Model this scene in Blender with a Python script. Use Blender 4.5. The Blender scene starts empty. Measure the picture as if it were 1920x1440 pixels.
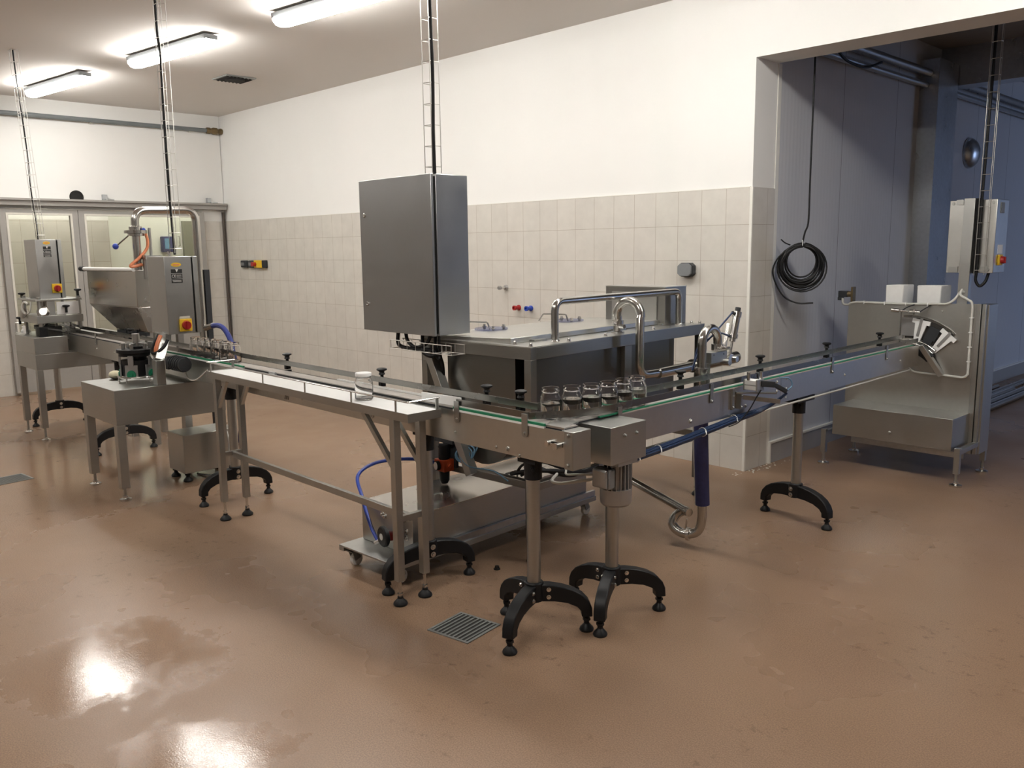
import bpy, bmesh, math, random
from mathutils import Matrix, Vector

random.seed(7)
PI = math.pi
SC = bpy.context.scene
COL = SC.collection
V = Vector

# ------------------------------------------------------------------ helpers
WM = {}          # world matrix of every parent we make (no depsgraph needed)


class MB:
    """collects simple solids in world coordinates, linked as ONE mesh object"""

    def __init__(self, xf=None):
        self.v, self.f, self.xf = [], [], xf

    def add(self, vs, fs):
        o = len(self.v)
        for p in vs:
            p = V(p)
            self.v.append(self.xf @ p if self.xf else p)
        for f in fs:
            self.f.append([o + i for i in f])
        return self

    def box(self, x0, x1, y0, y1, z0, z1):
        x0, x1 = min(x0, x1), max(x0, x1)
        y0, y1 = min(y0, y1), max(y0, y1)
        z0, z1 = min(z0, z1), max(z0, z1)
        vs = [(x, y, z) for z in (z0, z1) for y in (y0, y1) for x in (x0, x1)]
        return self.add(vs, [(0, 2, 3, 1), (4, 5, 7, 6), (0, 1, 5, 4), (1, 3, 7, 5), (3, 2, 6, 7), (2, 0, 4, 6)])

    def hexa(self, b, t):
        """b, t: four bottom and four top corners (both counter-clockwise from above)"""
        return self.add(list(b) + list(t), [(3, 2, 1, 0), (4, 5, 6, 7), (0, 1, 5, 4), (1, 2, 6, 5), (2, 3, 7, 6), (3, 0, 4, 7)])

    def bar(self, p, q, w, h, up=(0, 0, 1)):
        """rectangular bar from p to q; w sideways, h along up"""
        p, q = V(p), V(q)
        d = (q - p).normalized()
        u = V(up)
        if abs(d.dot(u)) > .98:
            u = V((0, 1, 0))
        s = d.cross(u).normalized()
        u = s.cross(d).normalized()
        vs = []
        for c in (p, q):
            for a, b in ((-1, -1), (1, -1), (1, 1), (-1, 1)):
                vs.append(c + s * (a * w / 2) + u * (b * h / 2))
        return self.add(vs, [(3, 2, 1, 0), (4, 5, 6, 7), (0, 1, 5, 4), (1, 2, 6, 5), (2, 3, 7, 6), (3, 0, 4, 7)])

    def prism(self, poly, vec):
        """poly: planar 3-D loop; extruded by vec"""
        n = len(poly)
        vec = V(vec)
        a = [V(p) for p in poly]
        nrm = V((0, 0, 0))
        for i in range(n):
            nrm += (a[i] - a[0]).cross(a[(i + 1) % n] - a[0])
        if nrm.dot(vec) < 0:
            a.reverse()
        vs = a + [p + vec for p in a]
        fs = [list(range(n))[::-1], list(range(n, 2 * n))]
        for i in range(n):
            j = (i + 1) % n
            fs.append((i, j, n + j, n + i))
        return self.add(vs, fs)

    def cone(self, p, q, r0, r1=None, n=16, caps=True):
        p, q = V(p), V(q)
        if r1 is None:
            r1 = r0
        d = (q - p).normalized()
        u = V((0, 0, 1)) if abs(d.z) < .9 else V((1, 0, 0))
        s = d.cross(u).normalized()
        u = s.cross(d)
        vs = []
        for c, r in ((p, r0), (q, r1)):
            for i in range(n):
                a = 2 * PI * i / n
                vs.append(c + s * (math.cos(a) * r) + u * (math.sin(a) * r))
        fs = []
        for i in range(n):
            j = (i + 1) % n
            fs.append((i, n + i, n + j, j))
        if caps:
            fs.append(list(range(n)))
            fs.append(list(range(2 * n - 1, n - 1, -1)))
        return self.add(vs, fs)

    def lathe(self, c, prof, n=24, axis=(0, 0, 1), closed=False):
        """prof: (radius, height) along axis from c"""
        c = V(c)
        d = V(axis).normalized()
        u = V((0, 0, 1)) if abs(d.z) < .9 else V((1, 0, 0))
        s = u.cross(d).normalized()
        u = d.cross(s)
        vs, fs = [], []
        m = len(prof)
        for r, h in prof:
            r = max(r, 1e-5)
            for i in range(n):
                a = 2 * PI * i / n
                vs.append(c + d * h + s * (math.cos(a) * r) + u * (math.sin(a) * r))
        for k in range(m if closed else m - 1):
            k2 = (k + 1) % m
            for i in range(n):
                j = (i + 1) % n
                fs.append((k * n + i, k * n + j, k2 * n + j, k2 * n + i))
        if not closed:
            if prof[0][0] > 1e-4:
                fs.append([i for i in range(n)][::-1])
            if prof[-1][0] > 1e-4:
                fs.append([(m - 1) * n + i for i in range(n)])
        return self.add(vs, fs)

    def tube(self, pts, r, n=10, caps=True, closed=False, ry=None):
        pts = [V(p) for p in pts]
        m = len(pts)
        tang = []
        for i in range(m):
            a = pts[(i - 1) % m] if (closed or i > 0) else pts[i]
            b = pts[(i + 1) % m] if (closed or i < m - 1) else pts[i]
            t = b - a
            tang.append(t.normalized() if t.length > 1e-9 else V((0, 0, 1)))
        t0 = tang[0]
        u = V((0, 0, 1)) if abs(t0.z) < .9 else V((1, 0, 0))
        s = t0.cross(u).normalized()
        vs, fs = [], []
        for i in range(m):
            t = tang[i]
            s = (s - t * s.dot(t))
            s = s.normalized() if s.length > 1e-6 else t.orthogonal().normalized()
            u = s.cross(t)
            for k in range(n):
                a = 2 * PI * k / n
                vs.append(pts[i] + s * (math.cos(a) * r) + u * (math.sin(a) * (ry or r)))
        for i in range(m if closed else m - 1):
            j = (i + 1) % m
            for k in range(n):
                l = (k + 1) % n
                fs.append((i * n + k, j * n + k, j * n + l, i * n + l))
        if caps and not closed:
            fs.append(list(range(n)))
            fs.append([(m - 1) * n + k for k in range(n)][::-1])
        return self.add(vs, fs)

    def sphere(self, c, r, n=14, m=8, sc=(1, 1, 1)):
        vs, fs = [], []
        c = V(c)
        for i in range(m + 1):
            th = PI * i / m
            for k in range(n):
                a = 2 * PI * k / n
                vs.append(c + V((max(math.sin(th), 1e-4) * math.cos(a) * r * sc[0], max(math.sin(th), 1e-4) * math.sin(a) * r * sc[1], math.cos(th) * r * sc[2])))
        for i in range(m):
            for k in range(n):
                l = (k + 1) % n
                fs.append((i * n + k, (i + 1) * n + k, (i + 1) * n + l, i * n + l))
        return self.add(vs, fs)

    def bolt(self, c, axis, r=.007, h=.006):
        """hex-ish bolt head with washer"""
        c, a = V(c), V(axis).normalized()
        self.cone(c, c + a * h * .3, r * 1.5, r * 1.5, 12)
        self.cone(c + a * h * .3, c + a * h, r, r * .85, 8)
        return self

    def build(self, name, mat, parent=None, bev=0, label=None, ang=35):
        me = bpy.data.meshes.new(name)
        pm = WM.get(parent.name) if parent else None
        inv = pm.inverted() if pm else None
        me.from_pydata([tuple(inv @ p) if inv else tuple(p) for p in self.v], [], self.f)
        me.update()
        bm = bmesh.new()
        bm.from_mesh(me)
        bmesh.ops.recalc_face_normals(bm, faces=bm.faces)
        bm.to_mesh(me)
        bm.free()
        me.polygons.foreach_set('use_smooth', [True] * len(me.polygons))
        me.set_sharp_from_angle(angle=math.radians(ang))
        me.materials.append(mat)
        o = bpy.data.objects.new(name, me)
        COL.objects.link(o)
        if parent:
            o.parent = parent
            WM[o.name] = pm
        else:
            WM[o.name] = Matrix.Identity(4)
        if bev:
            m = o.modifiers.new('edge', 'BEVEL')
            m.width = bev
            m.segments = 2
            m.limit_method = 'ANGLE'
            m.angle_limit = math.radians(40)
        if label:
            o['label'] = label
        return o


def thing(name, label, cat, loc=(0, 0, 0), group=None):
    o = bpy.data.objects.new(name, None)
    o.empty_display_size = .05
    COL.objects.link(o)
    o.location = loc
    WM[o.name] = Matrix.Translation(loc)
    o['label'] = label
    o['category'] = cat
    if group:
        o['group'] = group
    return o


def tag(o, label, cat, group=None):
    o['label'] = label
    o['category'] = cat
    if group:
        o['group'] = group
    return o


def struct(o):
    o['kind'] = 'structure'
    return o


def sroot(name, loc=(0, 0, 0)):
    o = bpy.data.objects.new(name, None)
    COL.objects.link(o)
    o.location = loc
    WM[o.name] = Matrix.Translation(loc)
    o['kind'] = 'structure'
    return o


def dup(root, loc, label, group=None):
    """copy of a thing with copies of its parts and sub-parts"""
    r = root.copy()
    COL.objects.link(r)
    r.location = loc
    WM[r.name] = Matrix.Translation(loc)
    r['label'] = label
    if group:
        r['group'] = group
    for ch in list(root.children):
        c = ch.copy()
        COL.objects.link(c)
        c.parent = r
        for g in list(ch.children):
            d = g.copy()
            COL.objects.link(d)
            d.parent = c
    return r


def arc(c, r, a0, a1, n, ax1, ax2):
    c, ax1, ax2 = V(c), V(ax1), V(ax2)
    return [c + ax1 * (r * math.cos(a0 + (a1 - a0) * i / n)) + ax2 * (r * math.sin(a0 + (a1 - a0) * i / n)) for i in range(n + 1)]


def fillet(pts, r, n=6):
    """polyline with rounded corners"""
    pts = [V(p) for p in pts]
    out = [pts[0]]
    for i in range(1, len(pts) - 1):
        a, b, c = pts[i - 1], pts[i], pts[i + 1]
        d1, d2 = (a - b).normalized(), (c - b).normalized()
        ang = d1.angle(d2)
        if ang > PI - .05:
            out.append(b)
            continue
        t = min(r / math.tan(ang / 2), (a - b).length * .49, (c - b).length * .49)
        p, q = b + d1 * t, b + d2 * t
        for k in range(n + 1):
            s = k / n
            out.append((p * (1 - s) + b * s) * (1 - s) + (b * (1 - s) + q * s) * s)
    out.append(pts[-1])
    return out


def spline(pts, n=8):
    """Catmull-Rom through points"""
    pts = [V(p) for p in pts]
    P = [pts[0] * 2 - pts[1]] + pts + [pts[-1] * 2 - pts[-2]]
    out = []
    for i in range(1, len(P) - 2):
        for k in range(n):
            t = k / n
            a, b, c, d = P[i - 1], P[i], P[i + 1], P[i + 2]
            out.append(.5 * ((2 * b) + (c - a) * t + (2 * a - 5 * b + 4 * c - d) * t * t + (3 * b - a - 3 * c + d) * t ** 3))
    out.append(pts[-1])
    return out


# ------------------------------------------------------------------ materials
def new_mat(name):
    m = bpy.data.materials.new(name)
    m.use_nodes = True
    nt = m.node_tree
    return m, nt, nt.nodes['Principled BSDF']


def N(nt, t, **kw):
    n = nt.nodes.new(t)
    for k, v in kw.items():
        if k in n.inputs:
            n.inputs[k].default_value = v
        else:
            setattr(n, k, v)
    return n


def plain(name, col, rough=.5, metal=0, spec=.5, **kw):
    """a slightly uneven plain surface"""
    m, nt, b = new_mat(name)
    b.inputs['Metallic'].default_value = metal
    b.inputs['Specular IOR Level'].default_value = spec
    tc = N(nt, 'ShaderNodeTexCoord')
    nz = N(nt, 'ShaderNodeTexNoise', Scale=kw.get('scale', 30), Detail=3)
    nt.links.new(tc.outputs['Object'], nz.inputs['Vector'])
    mx = N(nt, 'ShaderNodeMix', data_type='RGBA')
    v = kw.get('var', .06)
    mx.inputs[6].default_value = (*[c * (1 - v) for c in col], 1)
    mx.inputs[7].default_value = (*[min(c * (1 + v), 1) for c in col], 1)
    nt.links.new(nz.outputs[0], mx.inputs[0])
    nt.links.new(mx.outputs[2], b.inputs['Base Color'])
    mr = N(nt, 'ShaderNodeMapRange')
    mr.inputs[3].default_value = rough * .85
    mr.inputs[4].default_value = min(rough * 1.15, 1)
    nt.links.new(nz.outputs[0], mr.inputs[0])
    nt.links.new(mr.outputs[0], b.inputs['Roughness'])
    return m


def steel(name, col, rough, stretch=(2, 2, 60), var=.10, smudge=.5):
    """brushed stainless: fine stretched grain plus broad smudges in the gloss"""
    m, nt, b = new_mat(name)
    b.inputs['Metallic'].default_value = 1
    tc = N(nt, 'ShaderNodeTexCoord')
    mp = N(nt, 'ShaderNodeMapping')
    mp.inputs['Scale'].default_value = stretch
    nt.links.new(tc.outputs['Object'], mp.inputs['Vector'])
    g = N(nt, 'ShaderNodeTexNoise', Scale=12, Detail=4)
    nt.links.new(mp.outputs[0], g.inputs['Vector'])
    s = N(nt, 'ShaderNodeTexNoise', Scale=5, Detail=4, Roughness=.6)
    nt.links.new(tc.outputs['Object'], s.inputs['Vector'])
    mx = N(nt, 'ShaderNodeMix', data_type='RGBA')
    mx.inputs[6].default_value = (*[c * (1 - var) for c in col], 1)
    mx.inputs[7].default_value = (*[min(1, c * (1 + var)) for c in col], 1)
    nt.links.new(g.outputs[0], mx.inputs[0])
    nt.links.new(mx.outputs[2], b.inputs['Base Color'])
    ad = N(nt, 'ShaderNodeMath', operation='MULTIPLY_ADD')
    nt.links.new(s.outputs[0], ad.inputs[0])
    ad.inputs[1].default_value = smudge * rough
    ad.inputs[2].default_value = rough * (1 - smudge * .5)
    nt.links.new(ad.outputs[0], b.inputs['Roughness'])
    if max(stretch) > 10:
        bp = N(nt, 'ShaderNodeBump', Strength=.03, Distance=.001)
        nt.links.new(g.outputs[0], bp.inputs['Height'])
        nt.links.new(bp.outputs[0], b.inputs['Normal'])
    return m


def glassy(name, col, ior=1.45, rough=0.0):
    m, nt, b = new_mat(name)
    b.inputs['Base Color'].default_value = (*col, 1)
    b.inputs['Transmission Weight'].default_value = 1
    b.inputs['IOR'].default_value = ior
    b.inputs['Roughness'].default_value = rough
    return m


def pane_mat(name, tint=(.93, .95, .92), refl=.08):
    m, nt, b = new_mat(name)
    nt.nodes.remove(b)
    out = nt.nodes['Material Output']
    t = N(nt, 'ShaderNodeBsdfTransparent')
    t.inputs[0].default_value = (*tint, 1)
    g = N(nt, 'ShaderNodeBsdfGlossy', Roughness=.05)
    mx = N(nt, 'ShaderNodeMixShader')
    mx.inputs[0].default_value = refl
    nt.links.new(t.outputs[0], mx.inputs[1])
    nt.links.new(g.outputs[0], mx.inputs[2])
    nt.links.new(mx.outputs[0], out.inputs[0])
    return m


def emit(name, col, s):
    m, nt, b = new_mat(name)
    b.inputs['Base Color'].default_value = (.8, .8, .8, 1)
    b.inputs['Roughness'].default_value = .4
    b.inputs['Emission Color'].default_value = (*col, 1)
    b.inputs['Emission Strength'].default_value = s
    return m


def tile_mat(name, axis, x0, tint=(.64, .615, .565)):
    """20 x 25 cm glazed wall tiles; axis 'X' or 'Y' is the horizontal direction"""
    m, nt, b = new_mat(name)
    ge = N(nt, 'ShaderNodeNewGeometry')
    sp = N(nt, 'ShaderNodeSeparateXYZ')
    nt.links.new(ge.outputs['Position'], sp.inputs[0])
    sub = N(nt, 'ShaderNodeMath', operation='SUBTRACT')
    nt.links.new(sp.outputs[axis], sub.inputs[0])
    sub.inputs[1].default_value = x0
    cb = N(nt, 'ShaderNodeCombineXYZ')
    nt.links.new(sub.outputs[0], cb.inputs[0])
    nt.links.new(sp.outputs['Z'], cb.inputs[1])
    br = N(nt, 'ShaderNodeTexBrick', offset=0.0, squash=1.0)
    br.inputs['Scale'].default_value = 1
    br.inputs['Mortar Size'].default_value = .0016
    br.inputs['Mortar Smooth'].default_value = .1
    br.inputs['Bias'].default_value = 0
    br.inputs['Brick Width'].default_value = .2018
    br.inputs['Row Height'].default_value = .25
    br.inputs['Color1'].default_value = (*tint, 1)
    br.inputs['Color2'].default_value = (*[c * .965 for c in tint], 1)
    br.inputs['Mortar'].default_value = (.38, .33, .27, 1)
    nt.links.new(cb.outputs[0], br.inputs['Vector'])
    nz = N(nt, 'ShaderNodeTexNoise', Scale=7, Detail=6, Roughness=.65)
    nt.links.new(ge.outputs['Position'], nz.inputs['Vector'])
    mr = N(nt, 'ShaderNodeMapRange')
    mr.inputs[1].default_value = .3
    mr.inputs[2].default_value = .7
    mr.inputs[3].default_value = .93
    mr.inputs[4].default_value = 1.04
    nt.links.new(nz.outputs[0], mr.inputs[0])
    ml = N(nt, 'ShaderNodeVectorMath', operation='SCALE')
    nt.links.new(br.outputs['Color'], ml.inputs[0])
    nt.links.new(mr.outputs[0], ml.inputs['Scale'])
    nt.links.new(ml.outputs[0], b.inputs['Base Color'])
    b.inputs['Roughness'].default_value = .38
    bp = N(nt, 'ShaderNodeBump', Strength=.4, Distance=.002)
    inv = N(nt, 'ShaderNodeMath', operation='SUBTRACT')
    inv.inputs[0].default_value = 1
    nt.links.new(br.outputs['Fac'], inv.inputs[1])
    nt.links.new(inv.outputs[0], bp.inputs['Height'])
    nt.links.new(bp.outputs[0], b.inputs['Normal'])
    return m


def floor_mat():
    m, nt, b = new_mat('resin floor')
    L = nt.links.new
    ge = N(nt, 'ShaderNodeNewGeometry')
    grain = N(nt, 'ShaderNodeTexNoise', Scale=190, Detail=3)
    blot = N(nt, 'ShaderNodeTexNoise', Scale=1.3, Detail=5, Roughness=.6)
    stain = N(nt, 'ShaderNodeTexNoise', Scale=3.1, Detail=7, Roughness=.7)
    wet = N(nt, 'ShaderNodeTexNoise', Scale=.8, Detail=4, Roughness=.55)
    for n in (grain, blot, stain, wet):
        L(ge.outputs['Position'], n.inputs['Vector'])
    base = N(nt, 'ShaderNodeMix', data_type='RGBA')
    base.inputs[6].default_value = (.226, .142, .089, 1)
    base.inputs[7].default_value = (.302, .200, .133, 1)
    L(blot.outputs[0], base.inputs[0])
    gr = N(nt, 'ShaderNodeMapRange', interpolation_type='SMOOTHSTEP')
    gr.inputs[1].default_value = .3
    gr.inputs[2].default_value = .7
    gr.inputs[3].default_value = .80
    gr.inputs[4].default_value = 1.18
    L(grain.outputs[0], gr.inputs[0])
    sc = N(nt, 'ShaderNodeVectorMath', operation='SCALE')
    L(base.outputs[2], sc.inputs[0])
    L(gr.outputs[0], sc.inputs['Scale'])
    # dirty drying marks
    fine = N(nt, 'ShaderNodeTexNoise', Scale=17, Detail=6, Roughness=.7)
    patch = N(nt, 'ShaderNodeTexNoise', Scale=1.15, Detail=3, Roughness=.6)
    off = N(nt, 'ShaderNodeVectorMath', operation='ADD')
    off.inputs[1].default_value = (7.3, 2.1, 0)
    L(ge.outputs['Position'], off.inputs[0])
    L(ge.outputs['Position'], fine.inputs['Vector'])
    L(off.outputs[0], patch.inputs['Vector'])
    s1 = N(nt, 'ShaderNodeMapRange', interpolation_type='SMOOTHSTEP')
    s1.inputs[1].default_value = .55
    s1.inputs[2].default_value = .66
    L(fine.outputs[0], s1.inputs[0])
    s2 = N(nt, 'ShaderNodeMapRange', interpolation_type='SMOOTHSTEP')
    s2.inputs[1].default_value = .50
    s2.inputs[2].default_value = .62
    s2.inputs[4].default_value = .75
    L(patch.outputs[0], s2.inputs[0])
    sr = N(nt, 'ShaderNodeMath', operation='MULTIPLY')
    L(s1.outputs[0], sr.inputs[0])
    L(s2.outputs[0], sr.inputs[1])
    dk = N(nt, 'ShaderNodeMix', data_type='RGBA')
    L(sr.outputs[0], dk.inputs[0])
    L(sc.outputs[0], dk.inputs[6])
    dk.inputs[7].default_value = (.13, .078, .048, 1)
    L(dk.outputs[2], b.inputs['Base Color'])
    # wet film: gloss changes, colour stays
    wr = N(nt, 'ShaderNodeMapRange', interpolation_type='SMOOTHSTEP')
    wr.inputs[1].default_value = .22
    wr.inputs[2].default_value = .78
    wr.inputs[3].default_value = .44
    wr.inputs[4].default_value = .20
    L(wet.outputs[0], wr.inputs[0])
    # two shallow films of water left on the floor in front
    prev = wr.outputs[0]
    for (fx, fy, fr) in ((-3.42, 1.08, .42), (-2.55, 1.05, .30), (-3.22, 3.55, .30), (-6.9, 1.7, 1.5)):
        dn = N(nt, 'ShaderNodeVectorMath', operation='DISTANCE')
        L(ge.outputs['Position'], dn.inputs[0])
        dn.inputs[1].default_value = (fx, fy, 0)
        pr = N(nt, 'ShaderNodeMath', operation='MULTIPLY_ADD')
        L(stain.outputs[0], pr.inputs[0])
        pr.inputs[1].default_value = .9
        L(dn.outputs['Value'], pr.inputs[2])
        fm_ = N(nt, 'ShaderNodeMapRange', interpolation_type='SMOOTHSTEP')
        fm_.inputs[1].default_value = fr + .22
        fm_.inputs[2].default_value = fr + .62
        fm_.inputs[3].default_value = .045 if fr < 1 else .10
        fm_.inputs[4].default_value = .6
        L(pr.outputs[0], fm_.inputs[0])
        mn = N(nt, 'ShaderNodeMath', operation='MINIMUM')
        L(prev, mn.inputs[0])
        L(fm_.outputs[0], mn.inputs[1])
        prev = mn.outputs[0]
    L(prev, b.inputs['Roughness'])
    b.inputs['Specular IOR Level'].default_value = .33
    rip = N(nt, 'ShaderNodeTexNoise', Scale=22, Detail=3)
    L(ge.outputs['Position'], rip.inputs['Vector'])
    bp = N(nt, 'ShaderNodeBump', Strength=.22, Distance=.001)
    L(grain.outputs[0], bp.inputs['Height'])
    bp2 = N(nt, 'ShaderNodeBump', Strength=.05, Distance=.004)
    L(rip.outputs[0], bp2.inputs['Height'])
    L(bp.outputs[0], bp2.inputs['Normal'])
    L(bp2.outputs[0], b.inputs['Normal'])
    return m


def panel_mat():
    """lined insulated panels: fine vertical ribs, a joint every metre"""
    m, nt, b = new_mat('insulated panel')
    L = nt.links.new
    ge = N(nt, 'ShaderNodeNewGeometry')
    sp = N(nt, 'ShaderNodeSeparateXYZ')
    L(ge.outputs['Position'], sp.inputs[0])
    md = N(nt, 'ShaderNodeMath', operation='FRACT')
    of = N(nt, 'ShaderNodeMath', operation='SUBTRACT')
    L(sp.outputs['Y'], of.inputs[0])
    of.inputs[1].default_value = 5.69
    L(of.outputs[0], md.inputs[0])
    lt = N(nt, 'ShaderNodeMath', operation='LESS_THAN')
    L(md.outputs[0], lt.inputs[0])
    lt.inputs[1].default_value = .008
    rib = N(nt, 'ShaderNodeMath', operation='MULTIPLY')
    L(sp.outputs['Y'], rib.inputs[0])
    rib.inputs[1].default_value = 2 * PI / .05
    sn = N(nt, 'ShaderNodeMath', operation='SINE')
    L(rib.outputs[0], sn.inputs[0])
    mx = N(nt, 'ShaderNodeMix', data_type='RGBA')
    mx.inputs[6].default_value = (.56, .57, .59, 1)
    mx.inputs[7].default_value = (.20, .20, .21, 1)
    L(lt.outputs[0], mx.inputs[0])
    L(mx.outputs[2], b.inputs['Base Color'])
    b.inputs['Roughness'].default_value = .42
    bp = N(nt, 'ShaderNodeBump', Strength=.12, Distance=.002)
    L(sn.outputs[0], bp.inputs['Height'])
    L(bp.outputs[0], b.inputs['Normal'])
    return m


M = {}
M['floor'] = floor_mat()
M['panel'] = panel_mat()
M['tile_x'] = tile_mat('wall tile', 'X', -5.985)
M['tile_y'] = tile_mat('reveal tile', 'Y', 5.374 - .0018 * 0)
M['tile_l'] = tile_mat('left wall tile', 'Y', 5.30)
M['wall'] = plain('white wall paint', (.84, .84, .82), .75, scale=4, var=.015)
M['ceil'] = plain('ceiling paint', (.74, .71, .68), .85, scale=3, var=.015)
M['green'] = plain('pale green wall paint', (.70, .71, .635), .7, scale=4, var=.02)
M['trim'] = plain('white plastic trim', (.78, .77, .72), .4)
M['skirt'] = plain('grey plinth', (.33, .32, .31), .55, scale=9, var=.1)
M['steel'] = steel('brushed stainless', (.46, .465, .45), .38)
M['sheet'] = steel('stainless sheet', (.61, .61, .585), .33, stretch=(3, 3, 3), var=.05)
M['cab'] = steel('fine ground stainless', (.44, .45, .455), .34, stretch=(40, 40, 2), var=.05)
M['rail'] = steel('darkened rail steel', (.29, .288, .275), .26, stretch=(3, 3, 3), var=.05)  # darkened to stand in for the dark room the rails mirror
M['wframe'] = steel('ground stainless frame', (.36, .355, .335), .33, stretch=(2, 2, 40), var=.06)
M['wsteel_shaded'] = steel('shaded ground stainless', (.20, .198, .19), .33, stretch=(2, 2, 40), var=.06)  # same stainless, dark reflections on trough and side panel put into the colour
M['box'] = steel('box stainless', (.47, .47, .46), .36, stretch=(40, 40, 2), var=.05)
M['polish'] = steel('polished stainless tube', (.56, .55, .525), .20, stretch=(4, 4, 4), var=.04)
M['bolt'] = plain('bright bolt steel', (.72, .71, .69), .22, metal=1)
M['hopper'] = steel('bright rolled stainless', (.56, .54, .51), .26, stretch=(3, 3, 3), var=.04)
M['galv'] = steel('galvanised steel', (.52, .54, .56), .30, stretch=(3, 3, 3), var=.15)
M['wire'] = plain('galvanised wire', (.62, .61, .58), .35, metal=.9)
M['black'] = plain('black cast plastic', (.010, .0105, .012), .45, spec=.3)
M['rubber'] = plain('black rubber', (.009, .009, .009), .6, spec=.3)
M['cable'] = plain('black cable sheath', (.008, .008, .009), .5, spec=.3)
M['dark'] = plain('dark grey plastic', (.035, .038, .042), .45, spec=.3)
M['grey'] = plain('grey plastic', (.19, .20, .21), .5)
M['white'] = plain('white plastic', (.89, .90, .89), .35, var=.02)
M['foam'] = plain('white foam', (.84, .84, .82), .8)
M['cream'] = plain('cream sponge', (.74, .70, .50), .85, var=.12)
M['blue'] = plain('blue hose', (.03, .07, .42), .32)
M['hoseblue'] = plain('dark blue hose', (.025, .04, .20), .35)
M['navy'] = plain('dark blue sleeve', (.032, .035, .12), .55, scale=60, var=.35)
M['airline'] = plain('blue air line', (.018, .040, .105), .4)
M['sky'] = plain('light blue tube', (.13, .27, .40), .4)
M['orange'] = plain('orange hose', (.72, .25, .12), .45)
M['redo'] = plain('orange red body', (.62, .10, .03), .45)
M['red'] = plain('red plastic', (.36, .02, .02), .4)
M['yellow'] = plain('yellow plastic', (.80, .52, .03), .45)
M['green_p'] = plain('green plastic', (.015, .22, .11), .45)
M['label'] = plain('black label', (.02, .02, .02), .4)
M['print'] = plain('white print', (.75, .75, .72), .5)
M['brass'] = plain('aged brass', (.20, .15, .08), .4, metal=.8, var=.25)
M['pipegrey'] = plain('grey plastic pipe', (.17, .19, .20), .45)
M['belt'] = plain('acetal belt', (.50, .47, .44), .25, scale=14, var=.10)
M['frame'] = plain('aluminium door frame', (.34, .33, .31), .5)
M['seal'] = plain('pale window seal', (.68, .66, .60), .5)
M['olive'] = plain('dark olive door paint', (.19, .19, .14), .5)
M['palecable'] = plain('pale grey cable', (.62, .62, .58), .5)
M['alu'] = plain('cast aluminium', (.42, .42, .42), .38, metal=.75, scale=25)
M['motor'] = plain('grey motor paint', (.26, .27, .28), .42, metal=.3)
M['zinc'] = plain('zinc plate', (.34, .36, .36), .4, metal=.6, scale=12, var=.2)
M['glass'] = glassy('jar glass', (1, 1, 1), 1.45)
M['water'] = glassy('water', (.97, 1, .98), 1.33)
M['acrylic'] = pane_mat('clear acrylic', (.90, .92, .90), .10)
M['pane'] = pane_mat('clear pane', (.90, .90, .86), .05)
M['clearblue'] = pane_mat('clear blue edge disc', (.72, .74, .86), .15)
M['lamp'] = emit('lamp diffuser', (1, .965, .91), 50)
M['hole'] = plain('dark pipe inside', (.012, .011, .010), .8)
M['brown'] = plain('dark brown sealed pipe', (.075, .06, .05), .6)
M['void'] = plain('drain dark', (.02, .018, .016), .6)
M['drainframe'] = plain('drain frame', (.28, .29, .28), .4, metal=.6)

XC, YD = -3.164, 5.374          # outer corner of the tiled wall
XL = -10.99                     # left wall
HC = 3.346                      # ceiling

# ------------------------------------------------------------------ the room
floor = MB().box(-14.2, 5.0, -7.2, 14.5, -.2, 0).build('floor', M['floor'])
struct(floor)
struct(MB().box(XL - .2, 4.0, -7.0, YD + .3, HC, HC + .2).build('ceiling', M['ceil']))

# long tiled wall with the wide opening at its right end
wb = sroot('wall_back', (XL, YD, 0))
MB().box(XL - .2, XC, YD + .008, YD + .30, 0, HC).build('wall_panel', M['wall'], wb)
MB().box(XC, 2.3, YD + .008, YD + .30, 2.849, HC).build('lintel', M['wall'], wb)
MB().box(2.3, 4.0, YD + .008, YD + .30, 0, HC).build('wall_panel', M['wall'], wb)
MB().box(XL, XC - .012, YD, YD + .0078, 0, 2.0).build('tile_cladding', M['tile_x'], wb)
MB().box(XC, XC + .008, YD + .012, YD + .30, 0, 2.0).build('tile_cladding', M['tile_y'], wb)
MB().box(XC - .012, XC + .010, YD - .004, YD + .012, 0, 2.003).build('corner_trim', M['trim'], wb, .002)
MB().box(XL, XC - .012, YD - .001, YD + .0078, 2.0, 2.006).build('tile_edge', M['trim'], wb)

# insulated panel wall of the next room, its plinth
struct(MB().box(XC - .12, XC + .001, YD + .30, 14.0, 0, 3.6).build('wall_side', M['panel']))
bs = sroot('baseboard_side', (XC, 5.71, 0))
MB().box(XC + .001, XC + .018, 5.715, 14.0, 0, .150).build('plinth', M['skirt'], bs)
MB().box(XC + .001, XC + .026, 5.700, 14.0, .150, .164).box(XC + .001, XC + .026, 5.700, 5.715, 0, .150).build('edge_trim', M['trim'], bs)
struct(MB().box(XC + .001, XC + .006, YD + .300, YD + .345, 0, 2.849).build('trim_1', M['trim']))
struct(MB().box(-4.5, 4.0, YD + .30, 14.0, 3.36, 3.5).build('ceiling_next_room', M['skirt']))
struct(MB().box(XC, 4.2, 13.8, 14.0, 0, 3.6).build('wall_far', M['panel']))
# right wall of the next room, with the gateway that lets the daylight in
wr = sroot('wall_gate_side', (2.6, 9, 0))
MB().box(2.6, 2.8, YD + .3, 11.0, 0, 3.6).build('wall_panel', M['skirt'], wr)
MB().box(2.6, 2.8, 13.75, 14.0, 0, 3.6).build('wall_panel', M['skirt'], wr)
MB().box(2.6, 2.8, 11.0, 13.75, 2.9, 3.6).build('lintel', M['skirt'], wr)
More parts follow.
